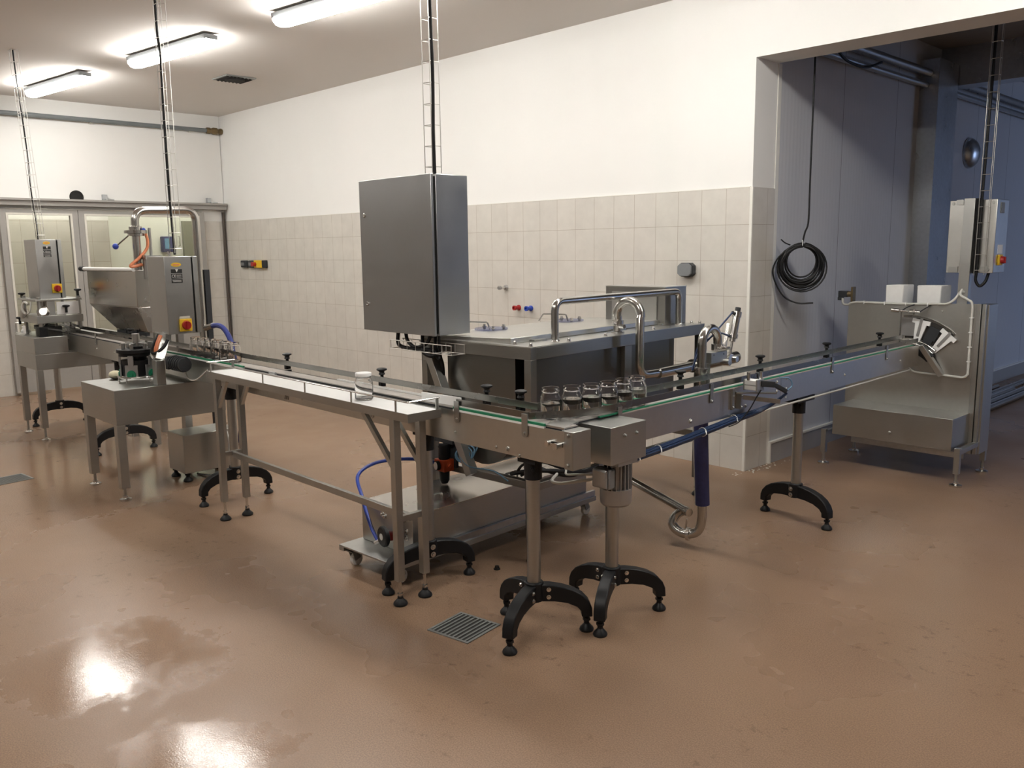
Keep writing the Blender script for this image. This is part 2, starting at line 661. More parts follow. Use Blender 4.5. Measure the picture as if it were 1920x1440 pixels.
# walls behind and beside the camera
struct(MB().box(4.0, 4.2, -7.0, YD + .3, 0, HC).build('wall_right', M['skirt']))
struct(MB().box(XL - .2, 4.2, -7.2, -7.0, 0, HC).build('wall_front', M['wall']))

# left wall, opening for the sliding door, small room beyond
wl = sroot('wall_left', (XL, 2, 0))
MB().box(XL - .2, XL, -7.0, 2.78, 0, HC).build('wall_panel', M['wall'], wl)
MB().box(XL - .2, XL, 5.06, YD, 0, HC).build('wall_panel', M['wall'], wl)
MB().box(XL - .2, XL, 2.78, 5.06, 2.12, HC).build('lintel', M['wall'], wl)
MB().box(XL, XL + .008, -7.0, 2.74, 0, 2.0).build('tile_cladding', M['tile_l'], wl)
MB().box(XL, XL + .008, 5.062, YD - .002, 0, 2.0).build('tile_cladding', M['tile_l'], wl)
struct(MB().box(-11.75, -11.6, 2.2, 4.10, 0, 2.02).build('wall_passage', M['tile_l']))
struct(MB().box(-11.75, -11.6, 2.2, 4.10, 2.02, 3.2).build('wall_passage_upper', M['wall']))
struct(MB().box(-13.7, -13.5, 2.2, 7.6, 0, 3.2).build('wall_passage_back', M['green']))
struct(MB().box(-13.7, XL - .2, 2.0, 2.2, 0, 3.2).build('wall_passage_left', M['green']))
struct(MB().box(-13.7, XL - .2, 7.6, 7.8, 0, 3.2).build('wall_passage_right', M['green']))
struct(MB().box(XL - .35, XL - .2, YD, 7.6, 0, 3.2).build('wall_passage_near', M['green']))
struct(MB().box(-13.7, XL - .2, 2.0, 7.8, 3.2, 3.3).build('ceiling_passage', M['wall']))
struct(MB().cone((XL + .03, YD - .03, 0), (XL + .03, YD - .03, 2.12), .020, n=10).build('trim_2', M['brown']))

# sliding door on its rail
dr = sroot('door_1', (XL, 2.7, 0))
X0, X1 = XL + .02, XL + .07


def leaf(y0, y1, s, kick):
    f = MB()
    f.box(X0, X1, y0, y0 + s, .03, 2.11)
    f.box(X0, X1, y1 - s, y1, .03, 2.11)
    f.box(X0, X1, y0 + s, y1 - s, 2.045, 2.11)
    f.box(X0, X1, y0 + s, y1 - s, .03, kick)
    f = f.build('leaf_frame', M['frame'], dr)
    g = MB()
    w = .022
    for x in (X1,):
        g.box(x, x + .008, y0 + s - w, y0 + s, kick - w, 2.045 + w)
        g.box(x, x + .008, y1 - s, y1 - s + w, kick - w, 2.045 + w)
        g.box(x, x + .008, y0 + s, y1 - s, 2.045, 2.045 + w)
        g.box(x, x + .008, y0 + s, y1 - s, kick - w, kick)
    g.build('window_seal', M['seal'], f)
    MB().box(XL + .042, XL + .048, y0 + s, y1 - s, kick, 2.045).build('window_pane', M['pane'], f)


leaf(2.70, 3.52, .085, .62)
leaf(3.525, 5.06, .085, .62)
MB().box(XL + .001, XL + .12, 1.9, YD - .02, 2.150, 2.205).box(XL + .001, XL + .15, 1.9, YD - .02, 2.205, 2.228).build('rail', M['frame'], dr)
br = MB()
for y in (3.83, 5.13):
    br.box(XL + .001, XL + .05, y, y + .05, 2.228, 2.30).box(XL + .001, XL + .155, y, y + .09, 2.228, 2.240)
br.build('rail_bracket', M['galv'], dr)
# things seen through the door
t = thing('paper_towel_dispenser', 'dark blue paper towel dispenser on the pale green wall beyond the sliding door', 'dispenser', (-13.5, 5.6, 1.6))
MB().box(-13.499, -13.39, 5.52, 5.68, 1.61, 1.85).build('casing', M['navy'], t, .012)
MB().box(-13.39, -13.384, 5.545, 5.625, 1.66, 1.82).build('window', M['sky'], t)
d2 = sroot('door_2', (-13.5, 5.9, 0))
MB().box(-13.499, -13.44, 5.87, 6.75, 0, 2.09).build('door_leaf', M['olive'], d2, .004)
MB().tube(fillet([(-13.44, 5.78, 1.70), (-13.38, 5.78, 1.70), (-13.38, 5.78, 1.85), (-13.44, 5.78, 1.85)], .02), .008).build('door_handle', M['polish'], d2)

# pipe along the left wall, hole, vent
t = thing('wall_pipe', 'grey pipe high along the left wall ending in a brass valve', 'pipe', (XL + .06, 3, 3.12))
MB().tube([(XL + .06, 1.5, 3.150), (XL + .06, 5.18, 3.150)], .026, 12).build('pipe', M['pipegrey'], t)
MB().lathe((XL + .06, 5.17, 3.150), [(.034, 0), (.040, .01), (.040, .05), (.030, .06), (.044, .09), (.044, .14), (.028, .16), (.040, .19), (.036, .215)], 10, (0, 1, 0)).build('valve', M['brass'], t, label='tarnished brass end valve')
cl = MB()
for y in (3.0, 3.75, 4.95):
    cl.box(XL + .001, XL + .06, y, y + .025, 3.115, 3.122)
cl.build('pipe_clip', M['trim'], t)
t = MB().lathe((XL + .001, 3.545, 2.262), [(.078, 0), (.078, .012), (.064, .012), (.062, .004), (0, .004)], 24, (1, 0, 0)).build('pipe_sleeve', M['hole'])
tag(t, 'round black pipe opening in the left wall just above the door rail', 'pipe opening')
t = thing('ceiling_vent', 'square dark metal vent in the ceiling before the wall corner', 'vent', (-8.49, 4.35, HC))
vc = V((-8.49, 4.35, HC))
MB().box(-8.65, -8.33, 4.19, 4.51, HC - .012, HC - .001).build('vent_frame', M['drainframe'], t)
lv = MB()
for k in range(7):
    y = 4.225 + .04 * k
    lv.bar((-8.62, y, HC - .016), (-8.36, y, HC - .016), .032, .004, (0, .5, 1))
lv.build('louvre', M['hole'], t)
MB().cone((-8.47, 4.35, HC - .03), (-8.47, 4.35, HC - .018), .09, .10, 24).build('vent_cap', M['hole'], t)

# small fittings on the tiled wall
def box_switch(x, label, w=.075):
    t = thing('wall_switch', label, 'switch', (x, YD, 1.45), 'grey switches on the tiled wall')
    MB().box(x - w, x + w, YD - .045, YD - .001, 1.400, 1.492).build('housing', M['dark'], t, .012)
    MB().box(x - w * .5, x + w * .5, YD - .058, YD - .045, 1.425, 1.465).build('rocker', M['grey'], t, .003)


box_switch(-10.46, 'grey wall switch on the tiles nearest the sliding door')
box_switch(-10.26, 'grey wall switch on the tiles touching the yellow emergency stop', .07)
t = thing('emergency_stop', 'yellow emergency stop with red knob on the tiled wall beside grey switches', 'switch', (-10.05, YD, 1.45))
MB().box(-10.17, -9.97, YD - .05, YD - .001, 1.400, 1.495).build('housing', M['yellow'], t, .006)
MB().box(-9.965, -9.90, YD - .05, YD - .001, 1.400, 1.495).build('cover', M['dark'], t, .006)
MB().cone((-10.12, YD - .05, 1.447), (-10.12, YD - .10, 1.447), .022, .03).build('knob', M['red'], t)
t = thing('pipe_stub', 'short chrome water pipe stub with nut sticking out of the tiles', 'pipe stub', (-5.6, YD, 1.25))
MB().tube([(-5.60, YD - .001, 1.258), (-5.60, YD - .085, 1.258)], .011, 10).build('stub', M['bolt'], t)
MB().cone((-5.60, YD - .001, 1.258), (-5.60, YD - .02, 1.258), .026, .022, 8).cone((-5.60, YD - .07, 1.258), (-5.60, YD - .10, 1.258), .016, n=8).build('nut', M['alu'], t)
for x, mt, c in ((-5.44, 'red', 'red'), (-5.29, 'blue', 'blue')):
    t = MB().lathe((x, YD - .001, 1.085), [(.025, 0), (.025, .010), (.017, .012), (.017, .048), (.022, .050), (.022, .066), (.011, .0661), (.011, .05), (0, .05)], 14, (0, -1, 0)).build('pipe_plug', M[mt])
    tag(t, c + ' plastic pipe plug on the tiled wall beside the ' + ('blue' if c == 'red' else 'red') + ' one', 'plug')
t = thing('junction_box', 'dark grey octagonal junction box on the tiles above the steel control box', 'junction box', (-3.66, YD, 1.43))
pl = []
for (x, z) in ((-3.725, 1.405), (-3.700, 1.385), (-3.625, 1.385), (-3.60, 1.405), (-3.60, 1.465), (-3.625, 1.485), (-3.70, 1.485), (-3.725, 1.465)):
    pl.append((x, YD - .0005, z))
MB().prism(pl, (0, -.045, 0)).build('housing', M['dark'], t, .004)
MB().prism([(p[0] * .92 + -3.6625 * .08, YD - .046, p[2] * .92 + 1.435 * .08) for p in pl], (0, -.018, 0)).build('cover', M['grey'], t, .003)

# crumbs of mortar at the wall corner
cr = MB()
for k in range(36):
    a = random.random()
    if random.random() < .7:
        x, y = XC + .02 + random.random() * .07, YD - .01 + a * .55
    else:
        x, y = XC - .02 + random.random() * .05, YD - .03 - a * .12
    s = .003 + random.random() * .007
    cr.sphere((x, y, s * .25), s, 6, 3, (1, .8, .35))
cr = cr.build('mortar_crumbs', M['trim'])
tag(cr, 'white mortar crumbs on the floor at the tiled wall corner', 'crumbs')
cr['kind'] = 'stuff'

# ------------------------------------------------------------------ lamps
LD = V((1.276, .142, 0)).normalized()


def lamp(name_loc, label, group='tubular ceiling lamps in a row', LD=LD):
    c = V(name_loc)
    t = thing('ceiling_lamp', label, 'lamp', c, group)
    s = V((-LD.y, LD.x, 0))
    L = .635
    m = MB()
    sec = [(-.062, 0), (.062, 0), (.058, -.038), (-.058, -.038)]
    poly = [c - LD * L + s * a + V((0, 0, -.018 + b)) for a, b in sec]
    m.prism(poly, LD * (2 * L))
    m.build('housing', M['grey'], t, .004)
    d = MB()
    sec2 = [(-.064, -.036), (.064, -.036), (.062, -.066), (.042, -.092), (0, -.100), (-.042, -.092), (-.062, -.066)]
    rings = [(-L, .55), (-L + .03, .92), (-L + .07, 1), (L - .07, 1), (L - .03, .92), (L, .55)]
    vs, fs = [], []
    k = len(sec2)
    for p, sc in rings:
        for a, b in sec2:
            vs.append(c + LD * p + s * (a * (.5 + .5 * sc)) + V((0, 0, -.018 - .036 + (b + .036) * sc)))
    for i in range(len(rings) - 1):
        for j in range(k):
            l = (j + 1) % k
            fs.append((i * k + j, i * k + l, (i + 1) * k + l, (i + 1) * k + j))
    fs.append(list(range(k)))
    fs.append([(len(rings) - 1) * k + j for j in range(k)])
    d.add(vs, fs).build('diffuser', M['lamp'], t)
    h = MB()
    for q in (-.4, .4):
        p = c + LD * q
        h.cone(p + V((0, 0, -.018)), p, .02, .02, 10)
    h.build('hanger', M['alu'], t)


LY = lambda x: 3.02 + .1135 * (x + 9.66)
lamp((-9.66, LY(-9.66), HC), 'small lit ceiling lamp farthest along the row, by the left wall')
lamp((-7.49, LY(-7.49), HC), 'lit ceiling lamp behind the cable tray, second from the left wall')
lamp((-5.35, LY(-5.35), HC), 'lit ceiling lamp cut off by the top edge, above the hanging control cabinet')
for x in (-3.2, -1.05, 1.1):
    lamp((x, LY(x), HC), 'lit ceiling lamp of the row further right, outside the picture', 'ceiling lamps outside the picture')
for x in (-8.2, -5.0, -1.8):  # unseen second row, invented to light the table and front faces
    lamp((x, .15 + .05 * (x + 9), HC), 'lit ceiling lamp of an added second row, outside the picture', 'ceiling lamps outside the picture')

for p in ((-11.36, 3.3, 3.2), (-12.4, 5.5, 3.2)):  # unseen lamps added to brighten what shows through the door
    lamp(p, 'lit ceiling lamp added in the small room behind the sliding door, outside the picture', 'added ceiling lamps of the small room', V((0, 1, 0)))

# ------------------------------------------------------------------ floor drains
def drain(cx, cy, ang, hw, label, nsl):
    t = thing('floor_drain', label, 'drain', (cx, cy, 0), 'stainless floor drains')
    xf = Matrix.Translation((cx, cy, 0)) @ Matrix.Rotation(ang, 4, 'Z')
    f = MB(xf)
    w = .012
    f.box(-hw, hw, -hw, -hw + w, -.002, .004).box(-hw, hw, hw - w, hw, -.002, .004)
    f.box(-hw, -hw + w, -hw + w, hw - w, -.002, .004).box(hw - w, hw, -hw + w, hw - w, -.002, .004)
    f.build('frame', M['drainframe'], t)
    MB(xf).box(-hw + w, hw - w, -hw + w, hw - w, -.001, .0012).build('pit', M['void'], t)
    g = MB(xf)
    n = nsl
    for k in range(n):
        x = -hw + w + (2 * hw - 2 * w) * (k + .5) / n
        g.box(x - .0045, x + .0045, -hw + w, hw - w, .001, .0045)
    g.build('grate', M['drainframe'], t)


drain(-2.653, 2.268, math.atan2(.035, .186) - .03, .112, 'square stainless floor drain grate in front of the black conveyor feet', 9)
drain(-6.86, 1.60, .1, .112, 'square floor drain at the left, in front of the filling machine legs', 9)
t = MB().lathe((-3.047, 2.832, 0), [(.017, 0), (.017, .005), (.011, .006), (.011, .018), (0, .018)], 14).build('rubber_plug', M['rubber'])
tag(t, 'small black rubber plug lying on the floor beside the conveyor stand', 'plug')

# ------------------------------------------------------------------ conveyor parts
def foot_parts(parent, x, y, ztop, rod=.008, pad=.031, mat='black'):
    m = MB()
    m.lathe((x, y, 0), [(pad * .93, 0), (pad, .006), (pad * .92, .014), (pad * .55, .026), (pad * .38, .032), (pad * .38, .040), (0, .040)], 16)
    o = m.build('levelling_foot', M[mat], parent)
    MB().cone((x, y, .036), (x, y, ztop), rod, n=10).cone((x, y, .046), (x, y, .056), rod * 1.7, n=6).build('foot_stud', M['black' if mat == 'black' and rod >= .008 else 'bolt'], parent)
    return o


def stand(conv, cx, cy, degs, zt=.735, saddle=0, R=.222, saddle_size=(.10, .08)):
    p = MB().cone((cx, cy, .16), (cx, cy, zt - .03), .0285, n=24).build('support_pole', M['steel'], conv)
    b = MB()
    prof = [(.0, .216), (.06, .214), (.11, .204), (.155, .188), (.190, .166), (.214, .138), (.226, .108), (.228, .068),
            (.186, .068), (.184, .094), (.168, .113), (.130, .131), (.080, .140), (.0, .143)]
    for dg in degs:
        a = math.radians(dg)
        d, s = V((math.cos(a), math.sin(a), 0)), V((-math.sin(a), math.cos(a), 0))
        c = V((cx, cy, 0))
        b.prism([c + d * (r * R / .207) + V((0, 0, z)) - s * .025 for r, z in prof], s * .050)
    b.cone((cx, cy, .142), (cx, cy, .225), .042, .040, 20)
    b.build('tripod_base' if len(degs) == 3 else 'arched_base', M['black'], p, .005)
    for dg in degs:
        a = math.radians(dg)
        foot_parts(p, cx + math.cos(a) * R, cy + math.sin(a) * R, .07, .010)
    for dg in degs:
        a = math.radians(dg)
        if len(degs) == 3:
            s = V((-math.sin(a), math.cos(a), 0))
            for sg in (-1, 1):
                for z in (.162, .195):
                    MB().bolt(V((cx + math.cos(a) * .060, cy + math.sin(a) * .060, z)) + s * (sg * .025), s * sg, .0065, .008).build('clamp_bolt', M['bolt'], p)
        else:
            d = V((-math.sin(a), math.cos(a), 0))
            for z in (.160, .196):
                MB().bolt(V((cx, cy, z)) + d * .041, d, .009, .009).build('clamp_bolt', M['bolt'], p)
    sx, sy = saddle_size
    k = MB().cone((cx, cy, zt - .075), (cx, cy, zt), .0375, n=20)
    k.xf = Matrix.Translation((cx, cy, 0)) @ Matrix.Rotation(math.radians(saddle), 4, 'Z')
    k.box(-sx / 2, sx / 2, -sy / 2, sy / 2, zt - .004, zt + .026)
    k.xf = None
    k.bolt((cx + .026, cy - .028, zt - .03), (.68, -.73, 0), .007, .008)
    k.build('clamp_head', M['black'], p)
    return p


def knob_bracket(conv, p, inward, along, rod=.055):
    """black adjustable rail holder: post on the back plate, star knob on top, steel rod towards the rail"""
    p, inward, along = V(p), V(inward).normalized(), V(along).normalized()
    up = V((0, 0, 1))
    m = MB()
    m.bar(p - up * .055, p - up * .035, .04, .022, along)
    m.bar(p - up * .03, p + up * .012, .030, .022, along)
    m.bar(p + up * .004 - along * .024, p + up * .004 + along * .024, .03, .016)
    o = m.build('rail_bracket', M['black'], conv)
    MB().lathe(p + up * .012, [(.009, 0), (.009, .016), (.017, .020), (.013, .030), (.015, .036), (.027, .042), (.027, .048), (.020, .052), (0, .053)], 14).build('knob', M['black'], o)
    MB().cone(p + up * .004 + along * .010, p + up * .004 + along * .075, .0052, n=10).build('rod', M['bolt'], o)


# ---- conveyor A, from the far left machine to the corner
RA = -.0105
A0 = V((-2.142, 2.400, 0))
XA = Matrix.Translation(A0) @ Matrix.Rotation(RA, 4, 'Z')
LA = 6.6
cA = thing('conveyor', 'long stainless conveyor from the far left machines to the corner, behind the white packing table', 'conveyor', A0)
m = MB(XA)
m.prism([(-.035, 0, .763), (-.035, 0, .905), (-LA, 0, .905), (-LA, 0, .763)], (0, .003, 0))
for x, z, r in ((-.37, .784, .010), (-.30, .768, .007), (-.44, .781, .007), (-.705, .807, .007), (-1.35, .80, .016), (-2.02, .80, .007), (-3.1, .80, .007), (-4.9, .83, .007), (-5.3, .83, .007)):
    m.bolt((x, 0, z), (0, -1, 0), r * .8, r)
m.build('side_plate', M['sheet'], cA)
m = MB(XA)
for k in range(4):
    x = -2.215 + .013 * k
    m.prism([(x, -.0002, .776), (x + .006, -.0002, .776), (x + .014, -.0002, .800 - .003 * (k == 1)), (x + .008, -.0002, .800)], (0, -.0006, 0))
m.build('plate_marking', M['dark'], cA)
MB(XA).prism([(-.01, .097, .763), (-.01, .097, .905), (-LA, .097, .905), (-LA, .097, .763)], (0, .003, 0)).build('side_plate', M['sheet'], cA)
m = MB(XA)
m.box(-.003, 0, -.003, .100, .758, .908)
m.box(-.045, -.003, -.0035, -.0002, .758, .908)
m.box(-.045, -.003, .1002, .1035, .758, .908)
m.box(-.060, -.003, -.0015, .100, .9055, .9085)
for z in (.775, .893):
    m.bolt((-.025, -.0035, z), (0, -1, 0), .007, .007)
m.build('end_cap', M['steel'], cA, .0015)
m = MB(XA)
m.box(-.140, -.055, -.001, .0005, .842, .858)
m.build('slot', M['hole'], cA)
m = MB(XA)
m.cone((-.125, 0, .850), (-.125, -.022, .850), .012, n=14).cone((-.068, 0, .849), (-.068, -.030, .849), .012, n=14)
m.bar((-.125, -.012, .850), (-.068, -.012, .849), .008, .008)
m.cone((-.068, -.03, .849), (-.068, -.036, .849), .015, n=8)
m.build('tension_bolt', M['bolt'], cA)
# belt of hinged plates
m = MB(XA)
n = int((LA - .07) / .038)
for k in range(n):
    x1 = -.062 - k * .038
    m.box(x1 - .0373, x1, .010, .092, .911, .916)
m.build('plate_chain', M['belt'], cA)
MB(XA).box(-LA, -.06, .010, .090, .895, .9105).build('chain_bed', M['dark'], cA)
for a, b in ((-.155, -.715), (-2.70, -3.9)):
    MB(XA).box(b, a, -.0015, .008, .911, .921).build('guide_strip', M['green_p'], cA)
    MB(XA).box(b, a, -.0025, .008, .902, .911).build('wear_strip', M['white'], cA)
MB(XA).box(-LA, -.155, .092, .100, .905, .9165).build('guide_strip', M['dark'], cA)
MB(XA).box(-1.80, -.99, .090, .106, .9166, .9235).build('wear_strip', M['white'], cA)
# flat guide rails
m = MB(XA)
m.box(-LA, -.300, .108, .112, .942, .971)
m.build('guide_rail', M['rail'], cA)
m = MB(XA)
m.box(-.70, -.250, .004, .008, .928, .956)
m.build('guide_rail', M['rail'], cA)
m = MB(XA)
m.box(-LA, -3.1, .004, .008, .930, .958)
m.build('guide_rail', M['rail'], cA)
for x in (-.262, -.688):
    p = [(x - .0165, -.006, .948), (x + .0165, -.006, .948)] + [(x + .0165 * math.cos(a * PI / 8), -.006, .868 - .0165 * math.sin(a * PI / 8)) for a in range(9)]
    MB(XA).prism(p, (0, .004, 0)).bolt((x, -.006, .868), (0, -1, 0), .006, .006).build('rail_hanger', M['steel'], cA)
for x in (-4.35, -5.3, -6.0):
    MB(XA).box(x - .012, x + .012, -.007, -.003, .86, .955).bolt((x, -.007, .868), (0, -1, 0), .006, .006).build('rail_hanger', M['steel'], cA)
# white deflector block at the end of the table
MB(XA).hexa([(-.95, .006, .918), (-.70, .030, .918), (-.70, .036, .918), (-.95, .014, .918)], [(-.95, .006, .958), (-.70, .030, .958), (-.70, .036, .958), (-.95, .014, .958)]).build('deflector', M['white'], cA)
for x in (-.426, -.645, -1.446, -2.41, -3.25, -4.9):
    knob_bracket(cA, XA @ V((x, .136, .946)), (0, -1, 0), (1, 0, 0))
S2 = MB()
stand(cA, -2.412, 2.453, (-72, 48, 168), .744, 0)
stand(cA, -3.146, 2.478, (-101, 79), .744, 0)
stand(cA, -5.182, 2.500, (-92, 88), .744, 0)
stand(cA, -7.153, 2.520, (-92, 88), .744, 0)
stand(cA, -8.832, 2.535, (-92, 88), .744, 0)

# ---- conveyor B, from the corner to the rinsing machine
RB = .014
B0 = V((-2.245, 2.55, 0))
XB = Matrix.Translation(B0) @ Matrix.Rotation(RB, 4, 'Z')
LB = 3.62
cB = thing('conveyor', 'stainless conveyor with geared motor running from the corner into the next room', 'conveyor', B0)


def side_bolts(m, lst):
    for y, z, r in lst:
        m.bolt((0, y, z), (1, 0, 0), r, r)
    return m


m = MB(XB)
m.box(-.003, 0, .03, 1.66, .765, .905)
side_bolts(m, [(.80, .795, .009), (1.30, .80, .007), (1.62, .885, .006), (1.62, .835, .006), (1.62, .785, .006)])
m.build('side_plate', M['sheet'], cB)
m = MB(XB)
m.box(-.003, .001, 1.662, LB, .765, .905)
side_bolts(m, [(1.72, .890, .006), (1.72, .838, .006), (1.72, .788, .006), (2.45, .83, .007), (3.3, .83, .007)])
m.build('side_plate', M['sheet'], cB)
MB(XB).box(-.115, -.112, .03, LB, .765, .905).build('side_plate', M['sheet'], cB)
MB(XB).box(-.115, 0, LB - .004, LB, .77, .905).build('end_plate', M['sheet'], cB)
m = MB(XB)
for k in range(int((LB - .05) / .038)):
    m.box(-.100, -.014, .0 + k * .038, .0373 + k * .038, .911, .916)
m.build('plate_chain', M['belt'], cB)
MB(XB).box(-.100, -.014, .0, LB - .03, .895, .9105).build('chain_bed', M['dark'], cB)
MB(XB).box(-.010, .0015, .13, LB - .1, .911, .917).build('guide_strip', M['green_p'], cB)
MB(XB).box(-.010, .0020, .25, LB - .1, .905, .911).build('wear_strip', M['belt'], cB)
MB(XB).box(-.115, -.105, .13, LB - .1, .905, .920).build('guide_strip', M['green_p'], cB)
# flat transfer plate in the corner
MB().hexa([(-2.30, 2.41, .9095), (-2.20, 2.41, .9095), (-2.245, 2.545, .9095), (-2.36, 2.545, .9095)], [(-2.30, 2.41, .9175), (-2.20, 2.41, .9175), (-2.245, 2.545, .9175), (-2.36, 2.545, .9175)]).build('transfer_plate', M['sheet'], cB)


def strip(pts, z0, z1, th=.003):
    """upright flat bar following points in plan"""
    m = MB()
    pts = [V((p[0], p[1], 0)) for p in pts]
    ns = []
    for i in range(len(pts)):
        a, b = pts[max(i - 1, 0)], pts[min(i + 1, len(pts) - 1)]
        d = (b - a).normalized()
        ns.append(V((-d.y, d.x, 0)))
    vs, fs = [], []
    for p, s in zip(pts, ns):
        for o, z in ((-th / 2, z0), (th / 2, z0), (th / 2, z1), (-th / 2, z1)):
            vs.append(p + s * o + V((0, 0, z)))
    for i in range(len(pts) - 1):
        for k in range(4):
            l = (k + 1) % 4
            fs.append((i * 4 + k, i * 4 + l, i * 4 + 4 + l, i * 4 + 4 + k))
    fs.append((3, 2, 1, 0))
    e = (len(pts) - 1) * 4
    fs.append((e, e + 1, e + 2, e + 3))
    return m.add(vs, fs)


bl = lambda v, u: tuple((XB @ V((v, u, 0)))[:2])
strip([(-2.380, 2.398), (-2.325, 2.490), (-2.272, 2.585), bl(.004, .16), bl(.000, .26), bl(0, .6), bl(0, 2.2), bl(0, LB - .02)], .928, .957).build('guide_rail', M['rail'], cB)
strip([(-2.450, 2.514), (-2.446, 2.60), (-2.405, 2.70), bl(-.118, .28), bl(-.118, .5), bl(-.118, 2.2), bl(-.118, LB + .02)], .942, .971).build('guide_rail', M['rail'], cB)
for u in (.97, 1.42, 2.27, 3.06):
    MB(XB).box(.003, .007, u - .0125, u + .0125, .862, .953).bolt((.007, u, .868), (1, 0, 0), .007, .007).build('rail_hanger', M['steel'], cB)
MB(XB).box(.003, .007, .245, .272, .905, .940).build('rail_hanger', M['steel'], cB)
for u in (.93, 1.70, 2.51, 3.31):
    knob_bracket(cB, XB @ V((-.148, u, .946)), (1, 0, 0), (0, -1, 0))
stand(cB, -2.29, 2.817, (-63, 57, 177), .744, 0)
stand(cB, -2.360, 4.600, (-10, 168), .720, 90, saddle_size=(.20, .09))
# gear housing and motor
m = MB()
m.box(-2.264, -2.100, 2.572, 2.800, .752, .905)
for y in (2.66, 2.735):
    m.bolt((-2.100, y, .862), (1, 0, 0), .006, .010)
m.build('gear_housing', M['steel'], cB, .006)
mo = MB()
mc = V((-2.168, 2.690, 0))
mo.cone(mc + V((0, 0, .628)), mc + V((0, 0, .752)), .052, n=24)
for k in range(22):
    a = 2 * PI * k / 22
    d = V((math.cos(a), math.sin(a), 0))
    if abs(((math.degrees(a) - 225 + 180) % 360) - 180) < 30:
        continue
    mo.bar(mc + d * .058 + V((0, 0, .628)), mc + d * .058 + V((0, 0, .735)), .004, .016, d)
mo.box(-2.23, -2.106, 2.628, 2.752, .736, .7519)
motor = mo.build('motor', M['alu'], cB)
MB().lathe(mc + V((0, 0, .556)), [(.030, 0), (.056, .003), (.064, .012), (.066, .03), (.066, .074), (.062, .076), (0, .076)], 28).build('fan_cover', M['alu'], motor)
d = V((-.05, -1, 0))
s = V((1, -.05, 0))
MB().bar(mc + d * .045 + V((0, 0, .682)), mc + d * .088 + V((0, 0, .682)), .082, .085).build('terminal_box', M['motor'], motor, .008)
MB().bar(mc + d * .088 + V((0, 0, .684)), mc + d * .104 + V((0, 0, .684)), .078, .078).build('terminal_cover', M['alu'], motor, .012)
MB().tube(spline([(-2.255, 2.66, .655), (-2.33, 2.64, .635), (-2.42, 2.63, .610), (-2.50, 2.66, .60), (-2.6, 2.8, .585)]), .007, 8).build('motor_cable', M['palecable'], motor)
MB().tube(spline([(-2.255, 2.65, .675), (-2.34, 2.65, .66), (-2.45, 2.70, .63), (-2.58, 2.84, .60)]), .005, 8).build('motor_cable', M['palecable'], motor)
# sensor / stopper on the side plate
t = MB(XB)
u0 = 1.17
t.box(.000, .012, u0 - .02, u0 + .0, .800, .905).box(.000, .030, u0 + .03, u0 + .042, .800, .880)
t.bar((.008, u0 + .02, .882), (.16, u0 + .14, .882), .03, .006)
t.bar((.03, u0 + .05, .858), (.17, u0 + .16, .838), .012, .022)
for (v, u) in ((.012, u0 - .01), (.03, u0 + .036)):
    t.bolt((v, u, .812), (1, 0, 0), .005, .006).bolt((v, u, .868), (1, 0, 0), .005, .006)
st = t.build('stopper_bracket', M['steel'], cB)
MB(XB).bar((.030, u0 + .085, .921), (.098, u0 + .085, .921), .060, .050).build('compact_cylinder', M['white'], st, .003)
MB(XB).bar((.026, u0 + .085, .921), (.032, u0 + .085, .921), .064, .056).bar((.096, u0 + .085, .921), (.104, u0 + .085, .921), .066, .058).bar((.031, u0 + .085, .921), (.099, u0 + .085, .921), .0605, .005).build('cylinder_flange', M['alu'], st)
MB(XB).cone((.05, u0 + .06, .945), (.05, u0 + .06, .985), .009, n=10).build('speed_valve', M['bolt'], st)
MB(XB).cone((.085, u0 + .12, .945), (.085, u0 + .12, .985), .009, n=10).build('speed_valve', M['bolt'], st)
MB(XB).bar((.10, u0 + .09, .93), (.13, u0 + .17, .918), .022, .030).bar((.13, u0 + .17, .918), (.145, u0 + .27, .872), .016, .022).build('sensor', M['dark'], st, .003)
MB(XB).tube(spline([(.11, u0 + .08, .90), (.095, u0 + .06, .86), (.075, u0 + .03, .80), (.05, u0 - .02, .745), (.03, u0 - .08, .728)]), .003, 6).build('sensor_cable', M['cable'], st)
MB(XB).tube(spline([(.145, u0 + .27, .872), (.16, u0 + .30, .90), (.15, u0 + .29, .935), (.12, u0 + .24, .945)]), .003, 6).build('air_line', M['sky'], st)
# blue air line bundle slung along the underside
m = MB(XB)
for k in range(7):
    a = 2 * PI * k / 7
    dv, dz = .012 * math.cos(a), .012 * math.sin(a)
    m.tube(spline([(.012 + dv, .20, .700 + dz), (.014 + dv, .55, .712 + dz), (.018 + dv, .95, .738 + dz), (.022 + dv, 1.18, .755 + dz), (.04 + dv, 1.32, .768 + dz * .7), (.09, 1.40, .805 + dz * .3), (.15, 1.44, .865)], 5), .0065, 6)
bun = m.build('air_line_bundle', M['airline'], cB)
m = MB(XB)
for u, z in ((.36, .705), (.52, .711), (.88, .733), (1.16, .753)):
    m.tube(arc((.015, u, z), .0215, 0, 2 * PI, 14, (1, 0, 0), (0, 0, 1)), .0022, 6)
    m.bar((.03, u, z + .012), (.045, u - .01, z - .006), .003, .003)
m.build('cable_tie', M['white'], bun)
MB(XB).tube([(.010, 1.35, .752), (.010, 2.4, .750), (.010, 3.35, .752), (-.01, 3.5, .745)], .0055, 6).build('edge_cable', M['palecable'], cB)
# blue sleeved riser pipe with elbows below the conveyor: fixed to the washer drain, see below


